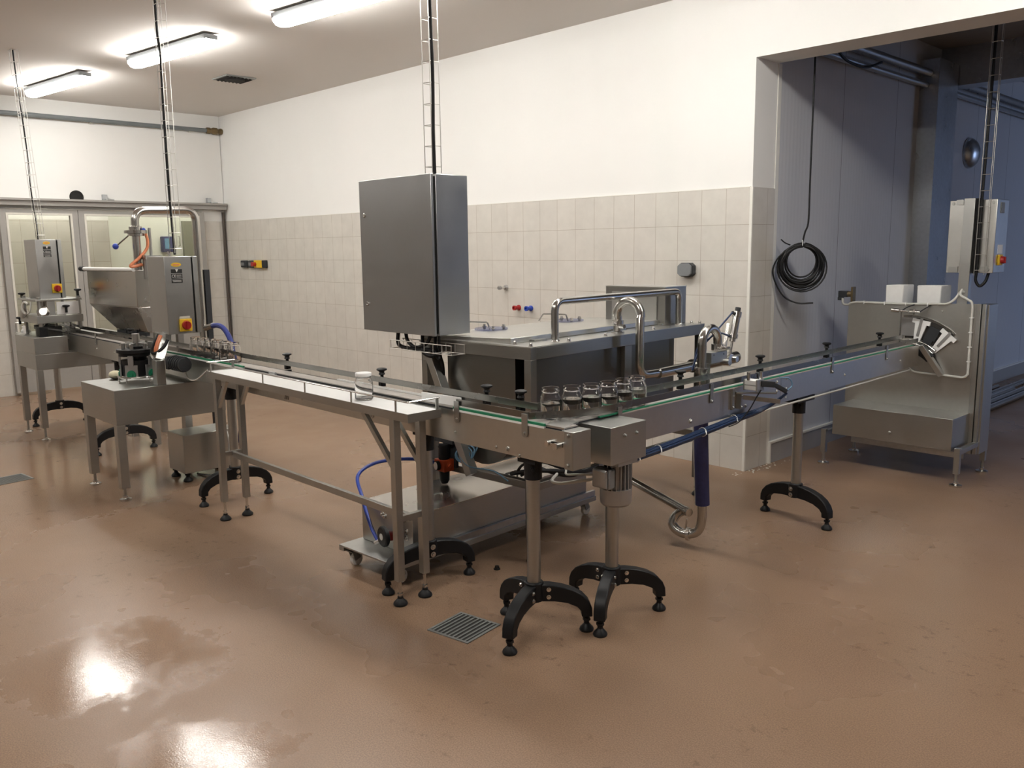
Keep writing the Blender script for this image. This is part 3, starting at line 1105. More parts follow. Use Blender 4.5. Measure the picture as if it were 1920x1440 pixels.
# ------------------------------------------------------------------ packing table
XT = Matrix.Translation((-2.920, 2.205, 0)) @ Matrix.Rotation(-.012, 4, 'Z')
pt = thing('packing_table', 'narrow packing table with bright white top and thin rail, in front of the long conveyor', 'table', (-2.92, 2.205, 0))
LT, DT = 1.985, .178
MB(XT).box(-LT, 0, 0, DT, .888, .903).build('tabletop', M['white'], pt, .002)
m = MB(XT)
m.box(-LT - .003, .003, -.003, 0, .868, .906).box(-LT - .003, .003, DT, DT + .003, .868, .906)
m.box(.0, .003, 0, DT, .868, .906).box(-LT - .003, -LT, 0, DT, .868, .906)
m.box(-LT, 0, 0, DT, .868, .874)
m.build('edge_frame', M['steel'], pt)
leg_pos = []
for x in (-.125, -1.905):
    for y in (.018, .160):
        b = MB(XT).box(x - .018, x + .018, y - .018, y + .018, .115, .868)
        l = b.build('leg', M['steel'], pt, .002)
        w = XT @ V((x, y, 0))
        foot_parts(l, w.x, w.y, .12, .0075, .034)
    y0, y1 = .018 + .018, .160 - .018
    MB(XT).box(x - .012, x + .012, y0, y1, .392, .418).build('cross_bar', M['steel'], pt)
MB(XT).box(-1.905, -.125, .080, .102, .380, .415).build('stretcher', M['steel'], pt, .002)
for y in (.018, .160):
    MB(XT).bar((-.137, y, .640), (-.365, y, .868), .020, .024).build('brace', M['steel'], pt)
    MB(XT).bar((-1.893, y, .700), (-1.775, y, .868), .020, .024).build('brace', M['steel'], pt)
r = MB(XT)
r.tube(fillet([(-LT + .0, DT - .004, .958), (-LT + .0, .0, .958), (.0, .0, .958), (.0, DT - .004, .958)], .004, 3), .0042, 6)
MB(XT)
rail = r.build('guard_rail', M['polish'], pt)
for x in (-.09, -.44, -.86, -1.30, -1.94):
    MB(XT).box(x - .006, x + .006, .0005, .0035, .903, .958).build('rail_post', M['steel'], rail)
for x in (.0, -LT):
    MB(XT).box(x - .004 if x else -.006, x + .004 if x else .0, DT - .022, DT - .008, .903, .958).build('rail_post', M['steel'], rail)
MB(XT).cone((-LT + .47, DT - .02, .925), (-LT + .54, DT - .02, .925), .008, n=10).build('strip_clip', M['alu'], pt)


# ------------------------------------------------------------------ jars
def jar_glass(R=.0440):
    out = [(.033, 0), (R - .004, .002), (R - .001, .006), (R, .012), (R, .078), (R - .0006, .083), (R - .0025, .089), (R - .006, .0955), (.0362, .1015), (.0345, .1045), (.0340, .1075), (.0358, .1095),
           (.0374, .112), (.0360, .1145), (.0352, .117), (.0366, .124), (.0355, .1262)]
    inn = [(.0330, .126), (.0318, .116), (.0318, .1055), (.0338, .1005), (R - .0085, .0945), (R - .0052, .0880), (R - .0034, .0825), (R - .003, .0775), (R - .003, .013), (R - .006, .008), (.029, .007), (0, .0095)]
    return out + inn


def make_jar(loc, label, level=None, lid=False, group=None, ang=0):
    c = V(loc)
    t = thing('glass_jar', label, 'jar', c, group)
    m = MB()
    m.lathe(c, [(0, .003)] + jar_glass(), 28)
    m.build('glass_body', M['glass'], t, ang=60)
    if level:
        m = MB().lathe(c, [(0, .0098), (.0315, .0085), (.0407, .0135), (.0407, level), (0, level)], 28)
        m.build('water', M['water'], t, ang=60)
    if lid:
        m = MB().lathe(c + V((0, 0, .113)), [(.0378, 0), (.0388, .002), (.0388, .013), (.0375, .0155), (.033, .0165), (.031, .0158), (0, .0158)], 28)
        m.build('lid', M['white'], t)
    return t


jl = [(-2.382, 2.528), (-2.342, 2.615), (-2.318, 2.710), (-2.306, 2.807), (-2.304, 2.905), (-2.312, 3.010)]
txt = ['open glass jar with the least water, nearest the conveyor corner',
       'open glass jar of water, second from the conveyor corner, foam ring inside',
       'open glass jar of water, third from the corner, behind the gear housing',
       'open glass jar of water, fourth from the corner, in the close trio',
       'open glass jar of water, fifth from the corner, tucked behind the last one',
       'open glass jar of water at the far end of the row, tallest looking']
for i, (x, y) in enumerate(jl):
    make_jar((x, y, .9162), txt[i], (.062, .074, .073, .066, .072, .070)[i], group='open jars at the conveyor corner')
make_jar((-3.392, 2.306, .9032), 'empty clear glass jar with white lid alone on the white packing table', None, True)

# ------------------------------------------------------------------ jar washer behind the corner
W0 = V((-2.970, 3.010, 0))
XW = Matrix.Translation(W0) @ Matrix.Rotation(.05, 4, 'Z')
wa = thing('jar_washer', 'big stainless jar washer tank with flat lid and bent handrail behind the open jars', 'washer', W0)
HW = 1.118


def wbox(m, b0, b1, a0, a1, z0, z1):      # b: depth along -X, a: along +Y
    return m.box(-b1, -b0, a0, a1, z0, z1)


f = MB(XW)
BW, AW = .82, 1.66
wbox(f, 0, BW, 0, .045, 1.055, HW)
wbox(f, 0, .045, .045, AW - .045, 1.055, HW)
wbox(f, BW - .045, BW, .045, AW - .045, 1.055, HW)
wbox(f, 0, BW, AW - .045, AW, 1.055, HW)
for b in (0, BW - .045):
    for a in (0, AW - .045):
        wbox(f, b, b + .045, a, a + .045, .12, 1.055)
wbox(f, 0, .03, .80, .865, .43, 1.055)
wbox(f, .045, BW - .045, 0, .04, .39, .43)
wbox(f, .045, BW - .045, AW - .04, AW, .39, .43)
wbox(f, .004, .044, .045, AW - .045, .375, .415)
wbox(f, BW - .044, BW - .004, .045, AW - .045, .375, .415)
frm = f.build('frame', M['wframe'], wa, .002)
for b in (.022, BW - .022):
    for a in (.022, AW - .022):
        p = XW @ V((-b, a, 0))
        foot_parts(frm, p.x, p.y, .125, .009, .030)
m = MB(XW)
wbox(m, 0, BW, 0, AW, HW, HW + .003)
m.build('top_flange', M['sheet'], wa)
# trough with a half round bottom
prof = []
bc, zc, R = .415, .705, .255
prof.append((bc - R, 1.055))
for k in range(17):
    a = PI * k / 16
    prof.append((bc - R * math.cos(a), zc - R * math.sin(a)))
prof.append((bc + R, 1.055))
MB(XW).prism([(-b, .060, z) for b, z in prof], (0, 1.50, 0)).build('trough', M['wsteel_shaded'], wa, ang=25)
m = MB(XW)
wbox(m, .030, .034, .045, 1.30, .55, 1.055)
m.build('side_panel', M['wsteel_shaded'], wa)
# lid, slightly sloping to the back
def lz(b):
    return 1.150 - (b - .19) * .034


m = MB(XW)
b0, b1, a0, a1 = .185, .885, .055, 1.56
c4 = [(-b0, a0), (-b0, a1), (-b1, a1), (-b1, a0)]
m.hexa([(x, y, lz(-x) - .028) for x, y in c4], [(x, y, lz(-x)) for x, y in c4])
lid = m.build('lid', M['sheet'], wa, .003)
m = MB(XW)
for a in (.20, .92, 1.40):
    wbox(m, .150, .20, a, a + .10, HW + .003, HW + .012)
m.build('lid_hinge', M['steel'], lid)
for (cb, ca) in ((.72, .46), (.72, 1.18)):
    c = XW @ V((-cb, ca, lz(cb) + .002))
    o = MB().lathe(c, [(0, 0), (.098, 0), (.098, .010), (0, .010)], 32).build('inspection_disc', M['clearblue'], wa)
    m = MB(XW)
    for dx, dy in ((-.075, .02), (.065, -.05), (.03, .075)):
        m.cone((-cb + dx, ca + dy, lz(cb) + .0), (-cb + dx, ca + dy, lz(cb) + .030), .008, n=10).cone((-cb + dx, ca + dy, lz(cb) + .012), (-cb + dx, ca + dy, lz(cb) + .020), .013, n=10)
    m.build('clamp_screw', M['bolt'], o)
    zz = lz(cb) + .005
    MB(XW).tube(fillet([(-cb + .02, ca - .03, zz), (-cb + .02, ca - .05, zz + .045), (-cb - .13, ca - .10, zz + .045), (-cb - .16, ca - .11, zz - .0)], .012, 4), .005, 8).build('disc_handle', M['polish'], o)
# handrail
m = MB(XW)
m.tube(fillet([(-.095, .300, HW), (-.095, .300, 1.328), (-.095, 1.505, 1.328), (-.095, 1.505, HW)], .055, 7), .0205, 16)
m.cone((-.095, .300, HW), (-.095, .300, HW + .010), .027, .022, 16).cone((-.095, 1.505, HW), (-.095, 1.505, HW + .010), .027, .022, 16)
m.build('handrail', M['polish'], wa)
m = MB(XW)
for b, a in ((.155, .055), (.025, .03), (.025, .33), (.025, .65), (.025, 1.12), (.025, 1.42), (.06, 1.60), (.022, 1.635)):
    m.lathe((-b, a, HW + .002), [(.013, 0), (.013, .003), (.009, .004), (.009, .012), (.006, .019), (0, .021)], 10)
m.build('acorn_nut', M['bolt'], wa)
# motor housing box at the far end
m = MB(XW)
wbox(m, .14, .60, 1.42, 1.66, HW + .003, 1.352)
bx = m.build('drive_box', M['wframe'], wa, .002)
m = MB(XW)
wbox(m, .20, .545, 1.412, 1.4198, HW + .02, 1.322)
m.build('cover_plate', M['sheet'], bx)
m = MB(XW)
wbox(m, .138, .602, 1.418, 1.662, 1.352, 1.357)
m.build('cover', M['sheet'], bx)
# over-flow pipe and manifold on the near side
m = MB()
P0 = XW @ V((-.085, .845, HW))
px, py = P0.x, P0.y
m.tube([(px, py, HW)] + [(px, py, HW + .09)] + arc((px + .085, py - .008, HW + .105), .085, PI, 0, 12, (1, 0, 0), (0, 0, 1)) + fillet([(px + .170, py - .016, HW + .10), (px + .170, py - .016, .893), (px + .175, py + .30, .888)], .065, 8)[0:], .0245, 16)
p1 = m.build('overflow_pipe', M['polish'], wa)
m = MB()
m.cone((px, py, HW + .045), (px, py, HW + .075), .034, n=18).cone((px, py, HW + .003), (px, py, HW + .012), .038, n=18)
m.cone((px + .02, py - .05, HW + .062), (px + .06, py - .075, HW + .062), .008, n=8).cone((px + .04, py - .03, HW + .045), (px + .075, py - .035, HW + .045), .012, n=8)
m.build('pipe_clamp', M['bolt'], p1)
m = MB()
mx = px + .175
m.tube([(mx, py + .15, .888), (mx - .005, py + .42, .890), (mx - .006, py + .52, .893)], .031, 16)
m.tube([(mx - .006, py + .50, .893), (mx - .02, py + 1.00, .898)], .041, 18)
m.sphere((mx - .02, py + 1.00, .898), .0405, 18, 10)
m.build('manifold', M['polish'], wa)
# riser from the drain, U bend, valve block, air cylinder
rx, ry = -2.485, 3.780
m = MB()
m.tube([(rx + .008, ry + .02, .262), (rx, ry, .70), (rx, ry, 1.10)] + arc((rx, ry + .0725, 1.110), .0725, PI, 0, 12, (0, 1, 0), (0, 0, 1)) + [(rx, ry + .145, 1.075)], .0235, 16)
ri = m.build('riser_pipe', M['polish'], wa)
m = MB()
m.cone((rx, ry, .955), (rx, ry, .985), .030, n=18).cone((rx, ry, .975), (rx, ry, .981), .036, n=18)
m.build('pipe_clamp', M['bolt'], ri)
m = MB()
m.cone((rx, ry + .145, 1.062), (rx, ry + .145, 1.095), .033, n=18).cone((rx + .02, ry + .145, 1.078), (rx + .065, ry + .13, 1.078), .007, n=8).cone((rx + .035, ry + .10, 1.07), (rx + .035, ry + .20, 1.07), .009, n=8)
m.build('pipe_clamp', M['bolt'], ri)
MB().tube([(rx + .010, ry + .022, .245), (rx + .003, ry + .005, .60), (rx, ry, .775)], .0375, 18).build('sleeve', M['navy'], ri, label='dark blue ribbed sleeve')
MB().tube([(rx + .012 - .03, ry + .022 - .020, .245), (rx + .003 - .03, ry + .005 - .022, .60), (rx - .03, ry - .022, .775)], .006, 8).build('air_line', M['palecable'], ri)
m = MB()
m.tube(spline([(rx + .008, ry + .02, .27), (rx + .008, ry + .02, .16), (rx - .012, ry + .012, .095), (rx - .065, ry - .006, .072), (rx - .12, ry - .022, .085), (rx - .150, ry - .02, .118), (rx - .135, ry + .0, .165), (rx - .09, ry + .00, .195), (rx - .05, ry - .02, .20)], 6), .0255, 16)
el = m.build('drain_elbow', M['polish'], wa)
m = MB()
c, d = V((rx - .058, ry - .004, .073)), V((1, .3, 0)).normalized()
m.cone(c - d * .008, c + d * .008, .036, n=20)
m.bar(c + V((-.01, -.012, .030)), c + V((-.002, -.012, .085)), .008, .006)
m.build('pipe_clamp', M['bolt'], el)
MB().tube([(rx - .04, ry - .025, .20), (-3.04, 3.975, .215), (-3.25, 4.03, .24)], .0225, 16).build('drain_pipe', M['polish'], wa)
m = MB()
by = ry + .115
m.box(rx - .03, rx + .03, by - .072, by + .078, 1.000, 1.058)
vb = m.build('valve_block', M['steel'], wa, .002)
m = MB()
for y, z in ((by - .05, 1.045), (by + .045, 1.042)):
    m.cone((rx + .030, y, z), (rx + .031, y, z), .004, n=8)
m.build('screw_hole', M['hole'], vb)
m = MB().cone((rx - .005, by - .052, .70), (rx - .005, by - .052, 1.0), .0135, n=12).cone((rx - .01, by - .075, .72), (rx - .01, by - .075, .97), .006, n=8)
m.build('support_rod', M['steel'], vb)
q0, q1 = V((rx + .03, by + .095, 1.005)), V((rx + .03, by + .172, 1.272))
dq = (q1 - q0).normalized()
m = MB()
m.cone(q0 + dq * .125, q0 + dq * .262, .0205, n=20)
m.cone(q0 + dq * .118, q0 + dq * .140, .025, n=20).cone(q0 + dq * .235, q0 + dq * .262, .0245, n=20)
m.cone(q0 + dq * .10, q0 + dq * .118, .016, n=14)
cy = m.build('air_cylinder', M['polish'], vb)
m = MB().cone(q0 + dq * .262, q0 + dq * .285, .015, n=14).cone(q0 + dq * .245 + V((0, -.02, .006)), q0 + dq * .245 + V((0, -.045, .016)), .009, n=8).cone(q0 + dq * .13 + V((0, -.02, .0)), q0 + dq * .13 + V((0, -.04, .004)), .008, n=8)
m.build('air_fitting', M['dark'], cy)
m = MB().cone(q0 + dq * .012, q0 + dq * .105, .0075, n=12)
m.bar(q0 + V((0, -.015, -.005)), q0 + dq * .03, .022, .022)
m.cone(q0 + V((-.03, -.02, -.01)), q0 + V((.02, -.02, -.01)), .018, n=14).cone(q0 + V((-.02, .05, .0)), q0 + V((.02, .05, .0)), .016, n=14)
m.bar(q0 + V((-.012, -.03, 0)), q0 + V((-.012, .055, .01)), .012, .03)
m.bar(q0 + V((-.02, -.03, 0)) + dq * .0, q0 + V((-.02, -.035, 0)) + dq * .20, .018, .008)
m.build('lever', M['bolt'], cy)
MB().tube(spline([q0 + dq * .245 + V((0, -.045, .016)), (rx, by + .06, 1.19), (rx - .02, by + .0, 1.135), (rx - .06, by - .06, 1.08), (rx - .07, by - .09, .96)]), .005, 8).tube(spline([q0 + dq * .13 + V((0, -.04, .004)), (rx, by + .05, 1.15), (rx - .02, by + .005, 1.135), (rx - .05, by - .065, 1.06), (rx - .07, by - .10, .96)]), .005, 8).build('air_line', M['airline'], cy)
# compressed-air regulator and blue coil under the conveyor
g0 = V((-3.565, 2.930, 0))
m = MB().bar(g0 + V((0, 0, .405)), g0 + V((0, 0, .475)), .085, .085, (.5, .5, 0))
m = MB().box(g0.x - .042, g0.x + .042, g0.y - .035, g0.y + .035, .405, .470)
m.bolt((g0.x + .042, g0.y, .437), (1, 0, 0), .012, .012)
rg = m.build('air_regulator', M['redo'], wa, .008)
MB().lathe(g0 + V((0, 0, .470)), [(.030, 0), (.032, .01), (.030, .060), (.033, .068), (.030, .082), (0, .084)], 18).build('regulator_knob', M['black'], rg)
MB().lathe(g0 + V((0, 0, .330)), [(0, 0), (.018, .002), (.028, .02), (.030, .075), (0, .076)], 18).build('water_bowl', M['dark'], rg)
MB().lathe(g0 + V((-.005, -.035, .437)), [(.026, 0), (.026, .018), (0, .0181)], 18, (-.25, -1, 0)).build('gauge_body', M['black'], rg)
MB().lathe(g0 + V((-.0095, -.0525, .437)), [(.022, 0), (.022, .002), (0, .002)], 18, (-.25, -1, 0)).build('gauge_dial', M['white'], rg)
m = MB().box(g0.x - .02, g0.x + .06, g0.y + .036, g0.y + .052, .42, .62).box(g0.x - .09, g0.x + .06, g0.y + .01, g0.y + .05, .555, .66)
m.build('regulator_bracket', M['dark'], rg)
m = MB()
for k in range(5):
    m.tube(arc((-3.45 + .004 * k, 2.965 + .008 * k, .500 + .006 * k), .045 + .006 * (k % 3), 0, 2 * PI, 20, (.9, .3, .1 * k - .2), (.1, .3, .75)), .0042, 6)
m.tube(spline([(-3.46, 2.95, .50), (-3.38, 2.95, .455), (-3.2, 2.96, .46), (-3.08, 2.95, .43)]), .0042, 6)
m.build('air_line_coil', M['sky'], wa)
m = MB(XW)
m.tube(spline([(-.16, .02, .445), (-.08, .015, .47), (.02, -.02, .50), (.10, .05, .50), (.14, .2, .47), (.10, .4, .44)]), .011, 8)
m.tube(spline([(-.14, .03, .445), (-.05, .0, .52), (.05, .03, .54), (.10, .12, .50), (.08, .3, .45)]), .007, 8)
m.tube(spline([(-.10, .03, .445), (-.01, .05, .50), (.06, .10, .47), (.07, .25, .43), (.04, .5, .43)]), .008, 8)
m.build('cable_bundle', M['cable'], wa)

# ------------------------------------------------------------------ hanging control cabinet on its post
cc = thing('control_cabinet', 'tall grey stainless control cabinet hanging in the middle on a post beside the washer', 'cabinet', (-3.77, 3.03, 0))
cx0, cx1, cy0, cy1, cz0, cz1 = -4.195, -3.545, 2.870, 3.125, 1.148, 1.993
b = MB().box(cx0 + .004, cx1 - .004, cy0 + .036, cy1, cz0, cz1).build('body', M['cab'], cc, .003)
MB().box(cx0 + .012, cx1 - .012, cy0 + .014, cy0 + .037, cz0 + .012, cz1 - .012).build('door_seal', M['rubber'], b)
d = MB().box(cx0, cx1, cy0, cy0 + .016, cz0, cz1).build('door', M['cab'], cc, .003)
for z in (1.800, 1.300):
    MB().lathe((cx0 + .05, cy0 + .001, z), [(.013, 0), (.013, .006), (.009, .007), (.009, .003), (0, .003)], 14, (0, -1, 0)).build('lock', M['bolt'], d)
p = MB().box(-3.805, -3.755, 3.005, 3.055, .14, 1.150).build('post', M['steel'], cc, .002)
foot_parts(p, -3.78, 3.03, .145, .009, .030)
MB().bar((-3.735, 2.975, 1.08), (-3.385, 2.975, .405), .05, .055, (0, 1, 0)).box(-3.755, -3.685, 2.95, 3.0, 1.0, 1.10).build('brace', M['steel'], cc, .002)
m = MB()
for z, yo in ((1.060, 2.86), (1.060, 2.95), (1.108, 2.86), (1.108, 2.95)):
    m.tube([(-3.935, yo, z), (-3.395, yo, z)], .0026, 6)
for k in range(8):
    x = -3.925 + .075 * k
    m.tube([(x, 2.86, 1.110), (x, 2.86, 1.060), (x, 2.95, 1.060), (x, 2.95, 1.110)], .0026, 6)
wt = m.build('wire_basket', M['wire'], cc)
m = MB()
m.tube(spline([(-3.905, 2.90, 1.150), (-3.91, 2.90, 1.09), (-3.88, 2.905, 1.068), (-3.75, 2.905, 1.062), (-3.62, 2.91, 1.066), (-3.585, 2.93, 1.02)]), .011, 8)
m.tube(spline([(-3.85, 2.91, 1.150), (-3.83, 2.91, 1.10), (-3.76, 2.91, 1.072), (-3.66, 2.905, 1.10), (-3.62, 2.905, 1.15)]), .010, 8)
m.tube(spline([(-3.70, 2.91, 1.150), (-3.70, 2.91, 1.09), (-3.68, 2.90, 1.05), (-3.62, 2.90, 1.035), (-3.57, 2.92, 1.05)]), .010, 8)
m.tube(spline([(-3.60, 2.92, 1.150), (-3.60, 2.92, 1.08), (-3.63, 2.99, .98), (-3.62, 2.99, .80), (-3.56, 2.99, .66)]), .009, 8)
m.tube(spline([(-3.57, 2.92, 1.150), (-3.58, 2.93, 1.07), (-3.64, 2.995, .97), (-3.635, 2.995, .78), (-3.58, 2.995, .60)]), .007, 8)
m.build('cable_loop', M['cable'], cc)

# ------------------------------------------------------------------ wire cable trays from the ceiling
def tray(p0, p1, label, wx, wy, step, cable, cr=.007, extra=None):
    """upright wire basket of four rods with rungs, and the cable that hangs in it"""
    p0, p1 = V(p0), V(p1)
    t = thing('cable_tray', label, 'cable tray', p0, 'wire cable trays hanging from the ceiling')
    d = p1 - p0
    m = MB()
    offs = [V((-wx / 2, wy / 2, 0)), V((-wx / 2, -wy / 2, 0)), V((wx / 2, -wy / 2, 0)), V((wx / 2, wy / 2, 0))]
    for o in offs:
        m.tube([p0 + o, p1 + o], .0024, 6)
    n = int(d.length / step)
    for k in range(n + 1):
        c = p0 + d * ((k + .3) * step / d.length)
        if (c - p0).length > d.length:
            break
        m.tube([c + o for o in offs], .0024, 5)
    m.build('wire_frame', M['wire'], t)
    MB().tube(spline(cable, 6), cr, 8).build('cable', M['cable'], t)
    return t


def wig(x, y, z0, z1, amp, seed, n=9):
    r = random.Random(seed)
    return [(x + r.uniform(-amp, amp), y + r.uniform(-amp, amp) * .5, z0 + (z1 - z0) * k / n) for k in range(n + 1)]


tray((-8.53, 2.42, 1.74), (-8.55, 2.35, HC), 'wire cable tray at the far left above the capping machine', .075, .05, .105,
     [(-8.535, 2.40, 1.735), (-8.53, 2.40, 1.80), (-8.55, 2.40, 1.95), (-8.60, 2.40, 2.15), (-8.575, 2.39, 2.4), (-8.57, 2.38, 2.7), (-8.565, 2.36, 3.0), (-8.56, 2.35, HC)])
tray((-5.86, 2.50, 1.60), (-5.845, 2.50, HC), 'wire cable tray with thick black cable above the filling machine', .075, .05, .105,
     [(-5.86, 2.49, 1.59), (-5.87, 2.49, 1.8), (-5.88, 2.49, 2.1), (-5.875, 2.49, 2.45), (-5.865, 2.49, 2.75), (-5.86, 2.49, 2.9), (-5.885, 2.49, 3.05), (-5.88, 2.49, HC)], .009)
tray((-3.600, 2.935, 2.0), (-3.60, 2.93, HC), 'wire cable tray rising from the hanging control cabinet', .06, .06, .105,
     [(-3.565, 2.915, 1.99), (-3.568, 2.915, 2.2), (-3.568, 2.92, 2.5), (-3.574, 2.92, 2.7), (-3.57, 2.915, 2.9), (-3.573, 2.915, HC)], .009)

# ------------------------------------------------------------------ low tank on castors under the washer
tk = thing('wheeled_tank', 'long low stainless tank on white castors lying under the conveyor and washer', 'tank', (-3.45, 3.1, 0))
XK = Matrix.Translation((-3.240, 2.455, 0)) @ Matrix.Rotation(.045, 4, 'Z')
m = MB(XK).box(-.405, 0, 0, 1.36, .118, .322)
body = m.build('body', M['steel'], tk, .002)
m = MB(XK).box(-.410, .004, -.004, 1.36, .320, .325).build('tank_lid', M['hopper'], tk)
m = MB(XK)
m.box(-.43, .03, -.135, 1.42, .108, .117)
for x in (-.43, -.01):
    m.box(x, x + .04, -.135, 1.42, .088, .1085)
m.build('base_plate', M['steel'], tk, .0015)
MB(XK).box(.003, .020, .0, 1.42, .112, .150).build('base_rail', M['galv'], tk)
m = MB(XK)
for a in (.22, .80):
    m.tube(fillet([(-.14, a, .325), (-.14, a, .347), (-.14, a + .10, .347), (-.14, a + .10, .325)], .012, 4), .006, 8)
m.build('lid_handle', M['polish'], tk)
for x in (-.38, -.02):
    for a in (-.085, 1.36):
        c = MB(XK).box(x - .03, x + .03, a - .03, a + .03, .082, .088)
        c.bar((x - .018, a, .085), (x - .018, a + .018, .038), .004, .035).bar((x + .018, a, .085), (x + .018, a + .018, .038), .004, .035)
        c = c.build('castor_fork', M['zinc'], tk)
        MB(XK).lathe((x - .012, a + .018, .0345), [(.0, 0), (.030, 0), (.0345, .004), (.0345, .020), (.030, .024), (0, .024)], 20, (1, 0, 0)).build('wheel', M['white'], c)
m = MB(XK)
for x, z in ((-.235, .285), (-.215, .278), (-.06, .290), (-.045, .235), (-.05, .20)):
    m.bolt((x, 0, z), (0, -1, 0), .009, .010)
m.build('bolt', M['bolt'], tk)
h = MB(XK).lathe((-.155, -.045, .200), [(.0, .0), (.046, 0), (.052, .005), (.052, .020), (.046, .025), (.0, .025)], 24, (-.2, -1, .0)).build('hand_wheel', M['black'], tk)
MB(XK).cone((-.150, -.050, .2), (-.12, .0, .2), .026, .022, 14).build('valve_neck', M['red'], h)
MB(XK).lathe((-.1605, -.0695, .200), [(.017, 0), (.017, .0022), (0, .0022)], 16, (-.2, -1, 0)).build('hub_cap', M['palecable'], h)
MB(XK).cone((-.20, -.05, .165), (-.225, -.06, .150), .012, n=10).build('hose_fitting', M['bolt'], h)
hose = MB().tube(spline([(-3.455, 2.395, .165), (-3.52, 2.40, .23), (-3.63, 2.43, .35), (-3.735, 2.48, .43), (-3.76, 2.60, .47), (-3.72, 2.74, .475), (-3.66, 2.84, .465), (-3.605, 2.905, .445)], 10), .0095, 10).build('air_hose', M['blue'])
tag(hose, 'bright blue air hose looping from the low tank up to the orange regulator', 'hose')

# ------------------------------------------------------------------ machines on the left
def square_leg(t, x, y, z0, z1, w=.05, rod=.010, pad=.036):
    l = MB().box(x - w / 2, x + w / 2, y - w / 2, y + w / 2, z0, z1).build('leg', M['steel'], t, .002)
    m = MB().lathe((x, y, 0), [(pad, 0), (pad, .012), (pad * .6, .018), (rod * 1.6, .020), (rod * 1.6, .03), (0, .03)], 18)
    m.build('levelling_foot', M['bolt'], l)
    MB().cone((x, y, .028), (x, y, z0 + .01), rod, n=10).build('foot_stud', M['steel'], l)
    return l


def main_switch(parent, c, axis, up=(0, 0, 1), s=.040):
    """yellow plate with red rotary handle on a vertical face"""
    c, a, u = V(c), V(axis), V(up)
    sd = u.cross(a)
    p = MB().prism([c + sd * (i * s) + u * (j * s) for i, j in ((-1, -1), (1, -1), (1, 1), (-1, 1))], a * .014).build('main_switch', M['yellow'], parent, .003)
    MB().cone(c + a * .014, c + a * .034, s * .72, s * .66, 20).bar(c + a * .034 - u * s * .6, c + a * .034 + u * s * .6, .012, .02, a).build('rotary_handle', M['red'], p)
    return p


def name_plate(parent, x, y, z, w=.062, ce=True):
    """yellow oval badge and black data plates on a face looking along +X"""
    el = [(x, y + math.cos(2 * PI * k / 24) * w * .46, z + math.sin(2 * PI * k / 24) * .014) for k in range(24)]
    b = MB().prism(el, (.0015, 0, 0)).build('oval_badge', M['yellow'], parent)
    MB().box(x + .0015, x + .0022, y - w * .28, y + w * .28, z - .0045, z + .0045).build('badge_lettering', M['orange'], b)
    z -= .030
    pl = MB()
    for k, h in enumerate((.026, .032, .024)):
        pl.box(x, x + .0015, y - w * .5, y + w * .5, z - h, z)
        z -= h + .004
    pl = pl.build('data_plate', M['label'], parent)
    pr = MB()
    z0 = z + .094
    pr.prism([(x + .0016, y - w * .12, z0), (x + .0016, y + w * .14, z0), (x + .0016, y + w * .01, z0 - .02)], (.0004, 0, 0))
    zz = z0 - .030
    for k in range(3):
        pr.box(x + .0015, x + .0020, y - w * .02, y + w * .42, zz - .010 - .007 * k, zz - .008 - .007 * k)
    for k in range(2):
        pr.box(x + .0015, x + .0020, y - w * .42 + .004 * k, y + w * .38, z0 - .076 - .008 * k, z0 - .0735 - .008 * k)
    pr.build('data_print', M['print'], pl)
    if ce:
        cu = bpy.data.curves.new('ce_mark', 'FONT')
        cu.body = 'CE'
        cu.size = .026
        cu.extrude = .0003
        cu.align_x = 'CENTER'
        tmp = bpy.data.objects.new('tmp', cu)
        me = bpy.data.meshes.new_from_object(tmp)
        bpy.data.objects.remove(tmp)
        me.materials.clear()
        me.materials.append(M['print'])
        o = bpy.data.objects.new('ce_mark', me)
        COL.objects.link(o)
        o.parent = pl
        mw = Matrix.Translation((x + .0018, y - w * .27, z0 - .054)) @ Matrix(((0, 0, 1, 0), (1, 0, 0, 0), (0, 1, 0, 0), (0, 0, 0, 1)))
        o.matrix_local = WM[parent.name].inverted() @ mw


def control_box(t, x0, x1, y0, y1, z0, z1):
    b = MB().box(x0, x1, y0, y1 - .012, z0, z1).build('control_box', M['box'], t, .003)
    MB().box(x0 + .008, x1 - .008, y1 - .0125, y1, z0 + .008, z1 - .008).build('box_seal', M['rubber'], b)
    MB().box(x0, x1, y1 - .0005, y1 + .030, z0, z1).build('back_cover', M['steel'], b, .002)
    return b


# --- capping machine
cm = thing('capping_machine', 'jar capping machine with small grey control box, the farthest machine on the left', 'machine', (-8.34, 2.45, 0))
m = MB()
m.box(-8.62, -8.06, 2.157, 2.90, .62, .755)
m.box(-8.62, -8.06, 2.157, 2.425, .755, .900)
m.box(-8.62, -8.06, 2.620, 2.90, .755, .900)
m.build('base_cabinet', M['steel'], cm, .003)
for x in (-8.592, -8.088):
    for y in (2.185, 2.868):
        square_leg(cm, x, y, .115, .62, .05)
b1 = control_box(cm, -8.585, -8.262, 2.295, 2.475, 1.222, 1.730)
main_switch(b1, (-8.262, 2.436, 1.305), (1, 0, 0))
name_plate(b1, -8.262, 2.385, 1.700)
for x in (-8.55, -8.12):
    for y, z in ((2.24, .90), (2.56, .958)):
        MB().cone((x, y, z), (x, y, 1.24), .017, n=12).build('column', M['steel'], cm)
m = MB()
m.box(-8.585, -8.09, 2.205, 2.58, 1.015, 1.080)
m.box(-8.60, -8.09, 2.205, 2.58, 1.205, 1.222)
m.box(-8.12, -8.10, 2.30, 2.36, 1.08, 1.205)
m.build('head_plate', M['steel'], cm, .003)
m = MB()
